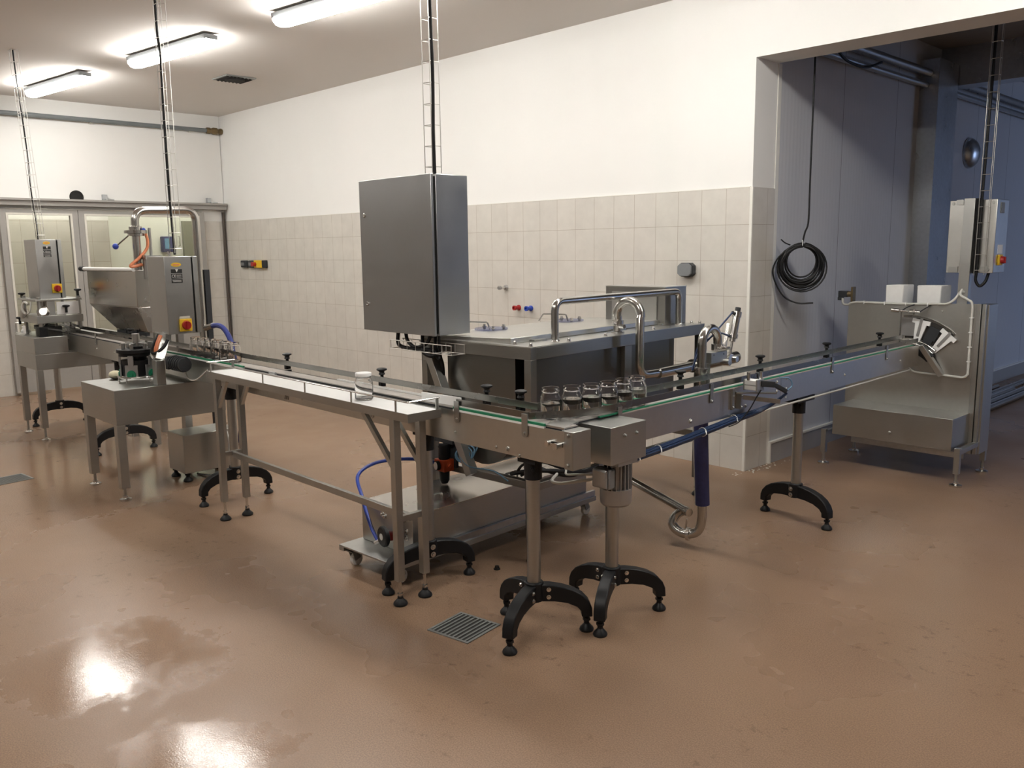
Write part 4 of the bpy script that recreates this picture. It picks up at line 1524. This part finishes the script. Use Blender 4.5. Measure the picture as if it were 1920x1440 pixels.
m.lathe((-8.30, 2.33, .900), [(.085, 0), (.085, .02), (.06, .022), (.06, .055), (.095, .058), (.095, .090), (.03, .092), (.03, .115), (0, .115)], 20)
m.box(-8.22, -8.10, 2.22, 2.40, .90, .985)
m.build('star_wheel', M['black'], cm)
m = MB()
m.cone((-8.30, 2.33, .99), (-8.30, 2.33, 1.2), .03, n=16)
m.build('spindle', M['polish'], cm)
for x, y in ((-8.20, 2.28), (-8.12, 2.36)):
    MB().cone((x, y, .91), (x, y, 1.01), .013, n=10).build('guide_pin', M['polish'], cm)
m = MB()
m.lathe((-8.13, 2.27, 1.11), [(.05, 0), (.05, .02), (.03, .03), (.03, .05), (0, .05)], 16, (1, -.3, .2))
m.build('pressing_head', M['polish'], cm)
m = MB()
m.lathe((-8.42, 2.20, 1.09), [(.035, 0), (.045, .01), (.045, .016), (.03, .02)], 16, (.4, -1, .2))
m.build('chrome_ring', M['polish'], cm)
MB().box(-8.098, -8.093, 2.37, 2.55, 1.085, 1.195).build('white_guard', M['white'], cm)
for p, ax in (((-8.12, 2.56, 1.235), (0, 0, 1)), ((-8.60, 2.24, 1.20), (0, 0, 1)), ((-8.075, 2.44, 1.10), (0, 0, 1)), ((-8.62, 2.21, .985), (0, 0, 1))):
    o = MB().cone(V(p), V(p) + V(ax) * .05, .011, n=10)
    o.lathe(V(p) + V(ax) * .045, [(.012, 0), (.030, .008), (.030, .018), (.02, .022), (0, .023)], 14, ax)
    o.build('star_knob', M['black'], cm)
m = MB().tube(arc((-8.30, 2.18, 1.145), .05, .6, 5.0, 14, (.7, .3, 0), (0, 0, 1)), .010, 8)
m.tube(spline([(-8.20, 2.20, 1.20), (-8.17, 2.18, 1.13), (-8.2, 2.17, 1.10), (-8.24, 2.18, 1.13)]), .006, 8)
m.build('air_line', M['palecable'], cm)
MB().box(-8.09, -8.087, 2.28, 2.42, .905, 1.02).box(-8.33, -8.09, 2.19, 2.193, .905, .99).build('guard', M['acrylic'], cm)
MB().box(-8.46, -8.39, 2.188, 2.19, .915, .985).build('paper_note', M['white'], cm)
MB().box(-8.80, -8.62, 2.20, 2.44, .895, .900).tube([(-8.78, 2.21, .90), (-8.78, 2.21, .985), (-8.78, 2.42, .985), (-8.63, 2.42, .985)], .005, 6).build('side_tray', M['sheet'], cm)
MB().lathe((-8.70, 2.27, .900), [(.04, 0), (.04, .02), (.025, .04), (.03, .06), (0, .061)], 16).build('cap_holder', M['white'], cm)
for i, (x, y) in enumerate(((-8.42, 2.522), (-8.28, 2.520), (-8.14, 2.518))):
    make_jar((x, y, .9163), 'glass jar on the conveyor inside the far capping machine', None, group='jars inside the capping machine')

# --- filling machine table with turret
fm = thing('filling_machine', 'filling machine on a stainless table with dark turret, grey control box and red switch', 'machine', (-5.97, 2.33, 0))
MB().box(-6.275, -5.655, 1.975, 2.72, .505, .735).build('base_cabinet', M['steel'], fm, .003)
for x in (-6.245, -5.685):
    for y in (2.003, 2.69):
        square_leg(fm, x, y, .085, .505, .055, .010, .038)
m = MB().bar((-5.70, 2.290, .735), (-5.70, 2.290, .900), .07, .06, (0, 1, 0)).bar((-5.70, 2.290, .89), (-5.79, 2.385, 1.055), .07, .06, (0, 1, 0)).box(-5.90, -5.72, 2.36, 2.40, 1.02, 1.07)
m.build('box_support', M['steel'], fm, .003)
b2 = control_box(fm, -5.975, -5.690, 2.372, 2.568, 1.062, 1.580)
main_switch(b2, (-5.690, 2.487, 1.120), (1, 0, 0), s=.042)
name_plate(b2, -5.690, 2.452, 1.525, .075)
MB().box(-5.690, -5.6885, 2.45, 2.52, 1.166, 1.180).build('switch_label', M['palecable'], b2)
MB().tube(fillet([(-5.83, 2.47, 1.58), (-5.83, 2.47, 1.60), (-5.80, 2.45, 1.605)], .01, 3), .009, 8).build('cable_gland', M['bolt'], b2)
tc = V((-5.985, 2.262, 0))
m = MB()
m.lathe(tc + V((0, 0, .775)), [(.085, 0), (.105, .002), (.105, .110), (.060, .112), (.060, .135), (.118, .138), (.118, .160), (.130, .162), (.130, .184), (.05, .186), (.05, .20), (0, .20)], 28)
tu = m.build('turret', M['black'], fm)
m = MB()
m.tube(arc(tc + V((0, 0, .772)), .128, -2.2, 1.2, 22, (1, 0, 0), (0, 1, 0)), .0075, 8)
for a in (-2.1, -1.0, .2, 1.1):
    p = tc + V((math.cos(a), math.sin(a), 0)) * .128
    m.cone(p + V((0, 0, .735)), p + V((0, 0, .772)), .006, n=8)
m.build('ring_rail', M['polish'], tu)
for a in (-.75, -2.0, .45):
    d, s = V((math.cos(a), math.sin(a), 0)), V((-math.sin(a), math.cos(a), 0))
    g = MB().bar(tc + d * .108 + V((0, 0, .780)), tc + d * .108 + V((0, 0, .856)), .010, .085, s)
    g.bar(tc + d * .112 + V((0, 0, .85)), tc + d * .112 + V((0, 0, .92)), .012, .035, s)
    g = g.build('turret_plate', M['alu'], tu)
    MB().lathe(tc + d * .114 + V((0, 0, .792)), [(.030, 0), (.030, .006), (.012, .007), (.012, .012), (0, .012)], 18, d).build('hand_knob', M['green_p'], g)
m = MB()
m.cone(tc + V((0, 0, .97)), tc + V((0, 0, 1.06)), .024, n=16)
for k in range(6):
    a = k * PI / 3 + .3
    d = V((math.cos(a), math.sin(a), 0))
    m.cone(tc + d * .085 + V((0, 0, .958)), tc + d * .085 + V((0, 0, 1.0)), .013, n=10)
    m.bar(tc + d * .02 + V((0, 0, .995)), tc + d * .11 + V((0, 0, .99)), .012, .012)
m.build('spindle', M['steel'], tu)
m = MB()
m.tube(spline([(-5.79, 2.34, 1.06), (-5.77, 2.29, .99), (-5.745, 2.27, .952), (-5.71, 2.28, .945), (-5.69, 2.33, .985), (-5.69, 2.36, 1.03)]), .010, 8)
m.build('cable_loop', M['cable'], fm)
m = MB()
for k, dx in enumerate((0, .012, .024)):
    m.tube(spline([(-5.74 + dx, 2.33, 1.06), (-5.735 + dx, 2.30, 1.0), (-5.74 + dx * 1.2, 2.29, .95), (-5.72, 2.30, .91)]), .009, 7)
m.build('hose_bundle', M['orange'], fm)
m = MB().tube(arc((-5.735, 2.285, .935), .030, 2.6, 6.4, 12, (1, .3, 0), (0, 0, 1)), .010, 8)
m.tube(spline([(-5.68, 2.36, .90), (-5.62, 2.42, .84), (-5.50, 2.40, .785), (-5.36, 2.39, .79), (-5.25, 2.42, .86)]), .005, 7)
m.build('pale_hose', M['palecable'], fm)
mt = MB().cone((-5.62, 2.362, .882), (-5.45, 2.362, .882), .045, n=18)
for k in range(5):
    mt.cone((-5.60 + .03 * k, 2.362, .882), (-5.592 + .03 * k, 2.362, .882), .052, n=18)
mt.box(-5.66, -5.62, 2.32, 2.40, .84, .925)
mt.build('drive_motor', M['dark'], fm)
for i, x in enumerate((-5.62, -5.515, -5.41, -5.30, -5.19, -5.08)):
    make_jar((x, 2.4905, .9163), 'glass jar in the short row on the conveyor under the filling machine control box', None, group='jars on the conveyor behind the filling machine')
t = MB().sphere((-6.205, 2.155, .7655), .058, 14, 8, (1.05, .75, .52)).build('sponge', M['cream'])
tag(t, 'cream coloured sponge on the corner of the filling machine table', 'sponge')

fm.location = (-5.985, 2.305, 0)
# --- product hopper with its pipe arch, behind the conveyor
hp = thing('product_hopper', 'square stainless product hopper with sloping bottom and tall pipe arch behind the conveyor', 'hopper', (-7.4, 2.9, 0))
XA0, XA1, Ya, Yb = -8.09, -7.17, 2.640, 3.10
XH = Matrix.Translation((XA0, Ya, 0)) @ Matrix.Rotation(.075, 4, 'Z') @ Matrix.Translation((-XA0, -Ya, 0))
m = MB(XH)
m.box(XA0, XA1, Ya, Yb, 1.165, 1.468)
m.hexa([(-7.74, Ya + .07, .955), (XA1, Ya + .07, .955), (XA1, Yb - .05, .955), (-7.74, Yb - .05, .955)], [(XA0, Ya, 1.1645), (XA1, Ya, 1.1645), (XA1, Yb, 1.1645), (XA0, Yb, 1.1645)])
m.build('bin', M['hopper'], hp, .004)
m = MB(XH)
m.tube([(XA0 - .02, Ya - .012, 1.472), (XA1 + .005, Ya - .012, 1.472)], .017, 10)
m.build('rim', M['white'], hp)
MB(XH).cone((XA0 - .09, Ya - .012, 1.472), (XA0 - .02, Ya - .012, 1.472), .022, n=12).build('rim_plug', M['black'], hp)
m = MB()
for x in (-7.70, -7.22):
    for y in (2.80, 3.06):
        m.box(x - .025, x + .025, y - .025, y + .025, .0, .96 if x > -7 else 1.1)
m.box(-7.70, -7.22, 2.79, 2.81, .62, .66).box(-7.70, -7.22, 3.05, 3.07, .62, .66)
m.build('frame', M['steel'], hp)
m = MB().box(-7.01, -6.98, 3.205, 3.25, 0, 1.46)
m.build('column', M['dark'], hp)  # added dark strip, paints the dark reflecting side of the arch pipe
m = MB()
m.tube(fillet([(-7.0, 2.675, 1.47), (-7.0, 2.675, 1.935), (-7.0, 3.168, 1.950), (-7.0, 3.172, .80)], .095, 8), .031, 14)
ap = m.build('pipe_arch', M['polish'], hp)
MB().lathe((-7.0, 2.675, 1.735), [(.035, 0), (.060, .003), (.060, .02), (.085, .022), (.085, .046), (.05, .048), (.05, .075), (.036, .08)], 18).build('butterfly_valve', M['polish'], ap)
MB().cone((-7.0, 2.64, 1.76), (-7.06, 2.545, 1.665), .006, n=8).build('lever', M['polish'], ap)
MB().sphere((-7.065, 2.536, 1.658), .024).sphere((-6.955, 2.72, 1.785), .016).build('ball_knob', M['blue'], ap)
m = MB()
m.tube([(-6.98, 2.775, 1.47), (-6.98, 2.775, 1.80)], .012, 8).tube([(-6.95, 2.72, 1.40), (-6.95, 2.72, 1.56)], .028, 10).tube([(-6.9, 2.77, 1.40), (-6.9, 2.77, 1.56)], .028, 10)
m.box(-7.02, -6.88, 2.69, 2.82, 1.555, 1.585)
m.build('sensor_pipe', M['steel'], hp)
MB().tube(spline([(-6.96, 2.735, 1.755), (-6.955, 2.745, 1.70), (-6.955, 2.735, 1.64), (-6.955, 2.68, 1.575), (-6.955, 2.60, 1.51), (-6.955, 2.62, 1.50), (-6.955, 2.69, 1.515)]), .012, 8).build('product_hose', M['orange'], hp)
m = MB(XH).box(-7.72, -7.18, 2.70, 2.73, .925, .953)
for x in (-7.55, -7.35):
    m.box(x, x + .02, 2.69, 2.73, .90, .97)
m.build('bottom_bar', M['dark'], hp)
t = thing('hose', 'dark blue hose bending down from the pipe arch to behind the conveyor', 'hose', (-6.95, 3.2, .98))
MB().tube(spline([(-6.92, 3.19, .985), (-6.80, 3.20, 1.005), (-6.68, 3.20, .985), (-6.58, 3.20, .905), (-6.51, 3.20, .78), (-6.49, 3.21, .55), (-6.55, 3.24, .25), (-6.75, 3.30, .022), (-7.1, 3.36, .022)]), .021, 10).build('hose', M['hoseblue'], t)
MB().cone((-6.97, 3.18, .975), (-6.86, 3.195, 1.0), .026, n=12).build('hose_clamp', M['polish'], t)

# --- small steel pump box on the floor
pb = thing('pump_box', 'small stainless box on black feet standing on the floor beneath the conveyor', 'box', (-5.9, 2.6, 0))
MB().box(-6.095, -5.830, 2.440, 2.840, .062, .338).build('housing', M['steel'], pb, .004)
for x in (-6.065, -5.86):
    for y in (2.47, 2.80):
        foot_parts(pb, x, y, .064, .012, .034)
MB().tube(spline([(-5.832, 2.72, .325), (-5.80, 2.74, .34), (-5.77, 2.745, .28), (-5.77, 2.74, .18), (-5.79, 2.70, .08), (-5.83, 2.66, .02), (-5.9, 2.62, .008), (-6.0, 2.6, .007)]), .0065, 8).build('power_cable', M['palecable'], pb)

# ------------------------------------------------------------------ jar rinsing machine at the end of conveyor B
rm = thing('rinsing_machine', 'large flat stainless rinsing machine with fan shaped opening, at the end of the right conveyor', 'machine', (-2.4, 6.25, 0))
m = MB()
m.prism([(-2.868, 6.300, .688), (-1.985, 6.300, .688), (-1.985, 6.300, 1.196), (-2.868, 6.300, 1.176)], (0, .004, 0))
for x, z in ((-2.203, 1.137),):
    m.bolt((x, 6.300, z), (0, -1, 0), .008, .008)
m.build('front_plate', M['sheet'], rm)
MB().box(-2.868, -1.985, 6.312, 6.316, .22, .690).build('lower_plate', M['sheet'], rm)
m = MB()
m.box(-1.990, -1.955, 6.302, 6.335, .16, 1.196).box(-1.950, -1.926, 6.310, 6.350, .16, 1.196).box(-1.99, -1.915, 6.34, 6.52, .16, 1.190)
m.box(-2.868, -1.99, 6.306, 6.52, 1.160, 1.176).box(-2.868, -2.83, 6.318, 6.52, .16, 1.16)
m.build('housing_frame', M['steel'], rm, .002)
m = MB().box(-2.805, -1.980, 5.990, 6.311, .232, .448)
m.lathe((-2.39, 5.990, .300), [(.013, 0), (.013, .004), (.008, .005), (.008, .014), (0, .015)], 12, (0, -1, 0))
m.build('collecting_trough', M['steel'], rm, .003)
m = MB()
for x in (-2.862, -1.936):
    m.box(x - .016, x + .016, 6.005, 6.50, .215, .247)
m.box(-2.862, -1.936, 6.470, 6.502, .215, .247)
m.build('base_frame', M['steel'], rm, .002)
for x in (-2.862, -1.936):
    for y in (5.988, 6.50):
        square_leg(rm, x, y, .085, .262, .036, .010, .040)
# fan shaped opening with the gripper wheel
wc, R0, R1 = V((-2.41, 6.2955, .64)), .300, .455
pol = [wc + V((math.cos(math.radians(a)) * R1, 0, math.sin(math.radians(a)) * R1)) for a in range(96, 47, -4)]
pol += [wc + V((math.cos(math.radians(a)) * R0, 0, math.sin(math.radians(a)) * R0)) for a in range(48, 97, 4)]
MB().prism(pol, (0, .0042, 0)).build('opening', M['void'], rm)  # dark plate laid on the panel, standing in for the shade inside
m = MB()
for k in range(12):
    a0, a1 = math.radians(96 - k * 4), math.radians(92 - k * 4)
    p0, p1 = wc + V((math.cos(a0), 0, math.sin(a0))) * R1, wc + V((math.cos(a1), 0, math.sin(a1))) * R1
    m.bar(p0, p1, .016, .008, (0, 1, 0))
m.build('opening_rim', M['polish'], rm)
ww = wc + V((0, -.012, 0))


def radial(m, a, r0, r1, w, y=0, th=.012):
    a = math.radians(a)
    d = V((math.cos(a), 0, math.sin(a)))
    return m.bar(ww + d * r0 + V((0, y, 0)), ww + d * r1 + V((0, y, 0)), th, w, d.cross(V((0, 1, 0))))


def polar(a, r, t):
    """point at angle a, radius r, moved sideways by t"""
    a = math.radians(a)
    d = V((math.cos(a), 0, math.sin(a)))
    return ww + d * r + V((math.sin(a), 0, -math.cos(a))) * t


for a in (79, 51.5):
    g = MB()
    pl = [polar(a, .275, -.020), polar(a, .410, -.040), polar(a, .410, -.062), polar(a, .440, -.062), polar(a, .440, .062), polar(a, .410, .062), polar(a, .410, .040), polar(a, .275, .020)]
    g.prism([p - V((0, .006, 0)) for p in pl], (0, .016, 0))
    g = g.build('gripper', M['white'], rm, .002)
    b = MB()
    radial(b, a, .325, .452, .018, -.009, .006)
    b.build('gripper_bar', M['alu'], g)
    b = MB()
    radial(b, a, .262, .300, .026, -.009, .006)
    b.build('gripper_tip', M['alu'], g)
b = MB()
radial(b, 65, .33, .42, .075, .004, .006)
radial(b, 66, .28, .33, .06, .004, .006)
b.build('gripper_back', M['dark'], rm)
m = MB()
radial(m, 91, .315, .445, .10, .004, .004)
m.build('wheel_plate', M['alu'], rm)
m = MB()
for rr in (.268, .292):
    m.tube([wc + V((math.cos(math.radians(a)) * rr, -.03, math.sin(math.radians(a)) * rr)) for a in range(98, 46, -4)], .004, 6)
m.build('curved_rail', M['polish'], rm)
m = MB()
for a in range(76, 48, -6):
    radial(m, a - 3, .205, .262, .032, -.02, .05)
m.build('curved_guide', M['dark'], rm)
m = MB().bar((-2.30, 6.225, .90), (-2.175, 6.285, .692), .035, .045, (0, 1, 0))
m.build('slide_arm', M['steel'], rm, .002)
m = MB()
m.cone((-2.44, 6.20, .865), (-2.44, 6.20, 1.135), .0055, n=8)
m.cone((-2.505, 6.19, 1.142), (-2.455, 6.20, 1.138), .016, n=12).cone((-2.47, 6.20, 1.137), (-2.40, 6.21, 1.134), .007, n=10)
m.cone((-2.39, 6.215, 1.134), (-2.325, 6.23, 1.130), .014, n=12).cone((-2.365, 6.22, 1.132), (-2.355, 6.222, 1.1315), .022, n=6)
m.build('sensor_bar', M['polish'], rm)
m = MB().tube(spline([(-2.44, 6.20, 1.135), (-2.42, 6.25, 1.16), (-2.38, 6.295, 1.180)]), .004, 6).tube(spline([(-2.33, 6.23, 1.13), (-2.30, 6.28, 1.16), (-2.27, 6.296, 1.187)]), .004, 6)
m.build('sensor_cable', M['dark'], rm)
m = MB()
m.tube(spline([(-2.93, 6.33, 1.20), (-2.91, 6.30, 1.165), (-2.868, 6.293, 1.160), (-2.80, 6.292, 1.180), (-2.5, 6.292, 1.180), (-2.25, 6.292, 1.188), (-2.17, 6.292, 1.192), (-2.125, 6.30, 1.225), (-2.10, 6.32, 1.28), (-2.095, 6.33, 1.33)]), .0085, 8)
m.tube(spline([(-2.085, 6.32, 1.30), (-2.09, 6.30, 1.255), (-2.04, 6.293, 1.225), (-2.008, 6.293, 1.19), (-2.007, 6.293, 1.05), (-2.007, 6.293, .75), (-2.012, 6.293, .71), (-2.04, 6.293, .690), (-2.10, 6.293, .692), (-2.33, 6.293, .697), (-2.38, 6.285, .71), (-2.40, 6.25, .75)]), .0085, 8)
m.build('edge_cable', M['palecable'], rm)
m = MB()
for x in (-2.75, -2.6, -2.45, -2.3):
    m.box(x, x + .006, 6.282, 6.300, 1.168, 1.194)
for z in (1.1, 1.0, .9, .8):
    m.box(-2.020, -1.994, 6.282, 6.300, z, z + .005)
m.build('cable_tie', M['white'], rm)
v = MB().box(-2.865, -2.850, 6.32, 6.37, 1.176, 1.290).cone((-2.90, 6.345, 1.235), (-2.855, 6.345, 1.235), .022, n=10)
v = v.build('solenoid_valve', M['brass'], rm, label='brass valve with black coil')
MB().box(-2.965, -2.895, 6.322, 6.368, 1.212, 1.258).box(-2.968, -2.935, 6.322, 6.368, 1.188, 1.212).build('coil', M['dark'], v, .004)
MB().box(-2.8, -2.0, 6.302, 6.306, .12, .16).build('drain_skirt', M['galv'], rm)

for x0, x1, y0, lab in ((-2.615, -2.500, 6.345, 'white foam block on top of the rinsing machine, the left one showing its side'), (-2.400, -2.248, 6.36, 'white foam block on top of the rinsing machine, nearer the control box')):
    t = MB().hexa([(x0, y0, 1.1765), (x1, y0 + .02, 1.1765), (x1 + .03, y0 + .14, 1.1765), (x0 + .03, y0 + .12, 1.1765)], [(x0 - .003, y0, 1.310), (x1, y0 + .02, 1.312), (x1 + .03, y0 + .14, 1.312), (x0 + .03, y0 + .12, 1.31)]).build('foam_block', M['foam'], None, .006)
    tag(t, lab, 'foam block', 'white foam blocks on the rinsing machine')

cb = thing('control_box', 'bright stainless control box on a flat post above the rinsing machine', 'control box', (-2.07, 6.4, 1.18))
b = MB().box(-2.218, -1.920, 6.365, 6.600, 1.402, 1.890).build('housing', M['sheet'], cb, .003)
m = MB()
for x, z in ((-2.195, 1.870), (-1.943, 1.870), (-2.15, 1.425), (-1.95, 1.425)):
    m.bolt((x, 6.365, z), (0, -1, 0), .008, .006)
m.box(-2.20, -2.14, 6.358, 6.3648, 1.405, 1.445).box(-2.03, -1.95, 6.358, 6.3648, 1.405, 1.445).box(-2.175, -2.13, 6.358, 6.3648, 1.862, 1.895)
m.build('mounting_strap', M['steel'], b)
m = MB().bar((-2.082, 6.335, 1.176), (-2.075, 6.335, 1.90), .068, .05, (0, 1, 0)).bolt((-2.078, 6.310, 1.27), (0, -1, 0), .009, .009).bolt((-2.078, 6.310, 1.235), (0, -1, 0), .009, .009)
m.build('post', M['steel'], cb, .002)
main_switch(b, (-1.920, 6.475, 1.488), (1, 0, 0), s=.036)
MB().box(-1.920, -1.9185, 6.43, 6.53, 1.53, 1.59).build('switch_label', M['white'], b)
MB().box(-1.920, -1.915, 6.43, 6.50, 1.80, 1.87).build('latch', M['grey'], b)
MB().box(-2.040, -2.015, 6.340, 6.3648, 1.40, 1.90).build('cable_channel', M['cable'], cb)
MB().tube(spline([(-2.015, 6.345, 1.40), (-2.015, 6.345, 1.35), (-1.99, 6.35, 1.315), (-1.96, 6.36, 1.345), (-1.955, 6.40, 1.402)]), .010, 8).build('cable_loop', M['cable'], cb)
tray((-1.995, 6.345, 1.39), (-1.985, 6.345, 3.2), 'wire cable tray in front of the bright control box in the next room', .06, .03, .105,
     [(-2.015, 6.345, 1.40), (-2.012, 6.345, 1.9), (-2.005, 6.345, 2.4), (-2.0, 6.345, 2.8), (-2.0, 6.345, 3.2)], .010)

# ------------------------------------------------------------------ coil of cable, pipes and lamp in the next room
ck = thing('cable_coil', 'coil of black cable hanging by its tie on the grey panel wall', 'cable', (-2.97, 5.745, 1.47))
cc0 = V((-2.985, 5.770, 1.470))
fw = V((.56, -.83, 0)).normalized()
sd = V((fw.y * -1, fw.x, 0)).normalized()
sd = V((.83, .56, 0)).normalized()
m = MB()
rr = random.Random(3)
pts = []
for k in range(16):
    for i in range(32):
        a = 2 * PI * (i / 32) + PI / 2
        low = (1 - math.sin(a)) / 2
        r = .100 + .080 * low * ((k * 7 % 16) / 16) + .022 * ((k * 5 % 16) / 16) + .006 * math.sin(k * 2.3 + a)
        zz = .04 * low * ((k * 3 % 16) / 16 - .5)
        pts.append(cc0 + sd * (r * math.cos(a) * 1.03) + V((0, 0, 1)) * (r * math.sin(a) + .022 - .02 * low) + fw * (.022 * math.sin(k * 1.9 + i * .2) + zz * .5))
m.tube(pts, .0062, 6)
co = m.build('coil', M['cable'], ck)
m = MB().tube(spline([cc0 + V((0, 0, .14)), cc0 + V((.012, .01, .22)), cc0 + V((.03, .02, .30)), cc0 + V((.03, .02, .55)), cc0 + V((.03, .02, 1.0)), cc0 + V((.03, .02, 1.73))]), .0065, 8)
m.build('strand', M['cable'], ck)
m = MB().tube(spline([cc0 + sd * -.08 + V((0, 0, .12)), cc0 + sd * -.17 + V((0, 0, .03)), cc0 + sd * -.19 + V((0, 0, -.08)), cc0 + sd * -.12 + V((0, 0, -.22)), cc0 + sd * -.02 + V((0, 0, -.275)), cc0 + sd * .09 + V((0, 0, -.275))]), .0055, 8)
m.tube(spline([cc0 + sd * -.08 + V((0, 0, .135)), cc0 + sd * -.115 + V((0, 0, .15)), cc0 + sd * -.145 + V((0, 0, .175))]), .005, 6)
m.build('loose_end', M['cable'], ck)
MB().tube(arc(cc0 + V((0, 0, .142)), .026, 0, 2 * PI, 12, fw, (0, 0, 1)), .0035, 6).build('cable_tie', M['white'], ck)

col = sroot('trim_3', (-3.1, 8.4, 0))
m = MB().box(XC + .001, -3.000, 8.150, 8.170, 0, 3.2).box(XC + .001, -3.0, 8.59, 8.61, 0, 3.2).box(-3.02, -3.0, 8.17, 8.59, 0, 3.2)
m.build('steel_column', M['galv'], col)
struct(MB().box(XC + .001, 2.6, 8.62, 8.85, 3.02, 3.36).build('beam', M['galv']))
for i, (z, r) in enumerate(((3.085, .034), (2.985, .026))):
    t = thing('ceiling_pipe', ('upper' if i == 0 else 'lower') + ' galvanised pipe running along the top of the panel wall in the next room', 'pipe', (-3.1, 8, z), 'galvanised pipes along the panel wall')
    MB().tube([(-3.105 + .02 * (1 - i), 5.95, z), (-3.105 + .02 * (1 - i), 8.145, z)], r, 12).tube([(-3.105 + .02 * (1 - i), 8.615, z), (-3.105 + .02 * (1 - i), 13.5, z)], r, 12).build('pipe', M['galv'], t)
    m = MB()
    for y in (7.2, 9.6, 11.5):
        m.box(XC + .002, -3.105 + .02 * (1 - i), y, y + .03, z - .01, z + .01)
    m.build('pipe_clip', M['zinc'], t)
t = MB().lathe((XC + .002, 9.47, 2.49), [(.150, 0), (.150, .02), (.138, .045), (.110, .075), (.06, .098), (.0, .105)], 28, (1, 0, 0)).build('wall_dome', M['galv'])
tag(t, 'round metal dome high on the panel wall behind the column', 'dome')
t = thing('wall_cable', 'black cable sagging under the lintel at the top of the panel wall', 'cable', (-3.0, 6.6, 2.95))
MB().tube(spline([(-3.0, 6.15, 3.02), (-3.02, 6.35, 2.955), (-3.04, 6.6, 2.94), (-3.06, 6.85, 2.96), (-3.06, 7.1, 3.03)]), .010, 8).build('cable', M['cable'], t)
for i, (x, y0, y1, r, lab) in enumerate(((-3.085, 8.0, 10.20, .026, 'nearest the panel wall'), (-3.015, 7.9, 10.45, .022, 'second from the panel wall'), (-2.945, 7.9, 11.6, .017, 'thin and longest'),
                                 (-2.895, 7.9, 11.4, .017, 'thin, fourth from the panel wall'), (-2.82, 7.8, 10.3, .030, 'third from the outer side'), (-2.735, 7.8, 10.5, .030, 'second from the outer side'), (-2.645, 7.8, 10.65, .030, 'outermost of the bundle'))):
    t = MB()
    t.lathe((x, y0, r), [(r, 0), (r, y1 - y0), (r * .86, y1 - y0), (r * .86, 0)], 16, (0, 1, 0), closed=True)
    t = t.build('steel_tube', M['polish'])
    tag(t, 'shiny steel tube lying on the next room floor, ' + lab, 'tube', 'shiny steel tubes on the floor')

# ------------------------------------------------------------------ light and camera
w = bpy.data.worlds.new('daylight')
SC.world = w
w.use_nodes = True
bg = w.node_tree.nodes['Background']
bg.inputs[0].default_value = (.46, .62, 1.0, 1)
bg.inputs[1].default_value = 3.0
pl = bpy.data.lights.new('gateway_portal', 'AREA')
pl.shape = 'RECTANGLE'
pl.size = 2.9
pl.size_y = 2.75
pl.cycles.is_portal = True
po = bpy.data.objects.new('gateway_portal', pl)
COL.objects.link(po)
po.location = (2.75, 12.375, 1.45)
po.rotation_euler = (0, PI / 2, 0)

cam = bpy.data.cameras.new('camera')
cam.sensor_fit = 'HORIZONTAL'
cam.sensor_width = 36
cam.lens = 1612.18 / 1920 * 36
cam.clip_start = .02
cam.clip_end = 60
co = bpy.data.objects.new('camera', cam)
COL.objects.link(co)
yaw, pitch, roll = -.8009, .1567, -.0122
fwd = V((math.sin(yaw) * math.cos(pitch), math.cos(yaw) * math.cos(pitch), -math.sin(pitch)))
rt = V((math.cos(yaw), -math.sin(yaw), 0))
up = rt.cross(fwd)
r2 = rt * math.cos(roll) + up * math.sin(roll)
u2 = up * math.cos(roll) - rt * math.sin(roll)
co.matrix_world = Matrix(((r2.x, u2.x, -fwd.x, 0), (r2.y, u2.y, -fwd.y, 0), (r2.z, u2.z, -fwd.z, 1.6068), (0, 0, 0, 1)))
SC.camera = co
vs = SC.view_settings
vs.view_transform = 'Standard'
vs.look = 'None'
vs.gamma = 1
vs.use_curve_mapping = False
vs.exposure = .26
cy = SC.cycles
cy.use_denoising = True
cy.max_bounces = 10
cy.transmission_bounces = 10
cy.transparent_max_bounces = 12
cy.glossy_bounces = 5
cy.diffuse_bounces = 5
cy.caustics_reflective = False
cy.caustics_refractive = False
cy.sample_clamp_indirect = 8
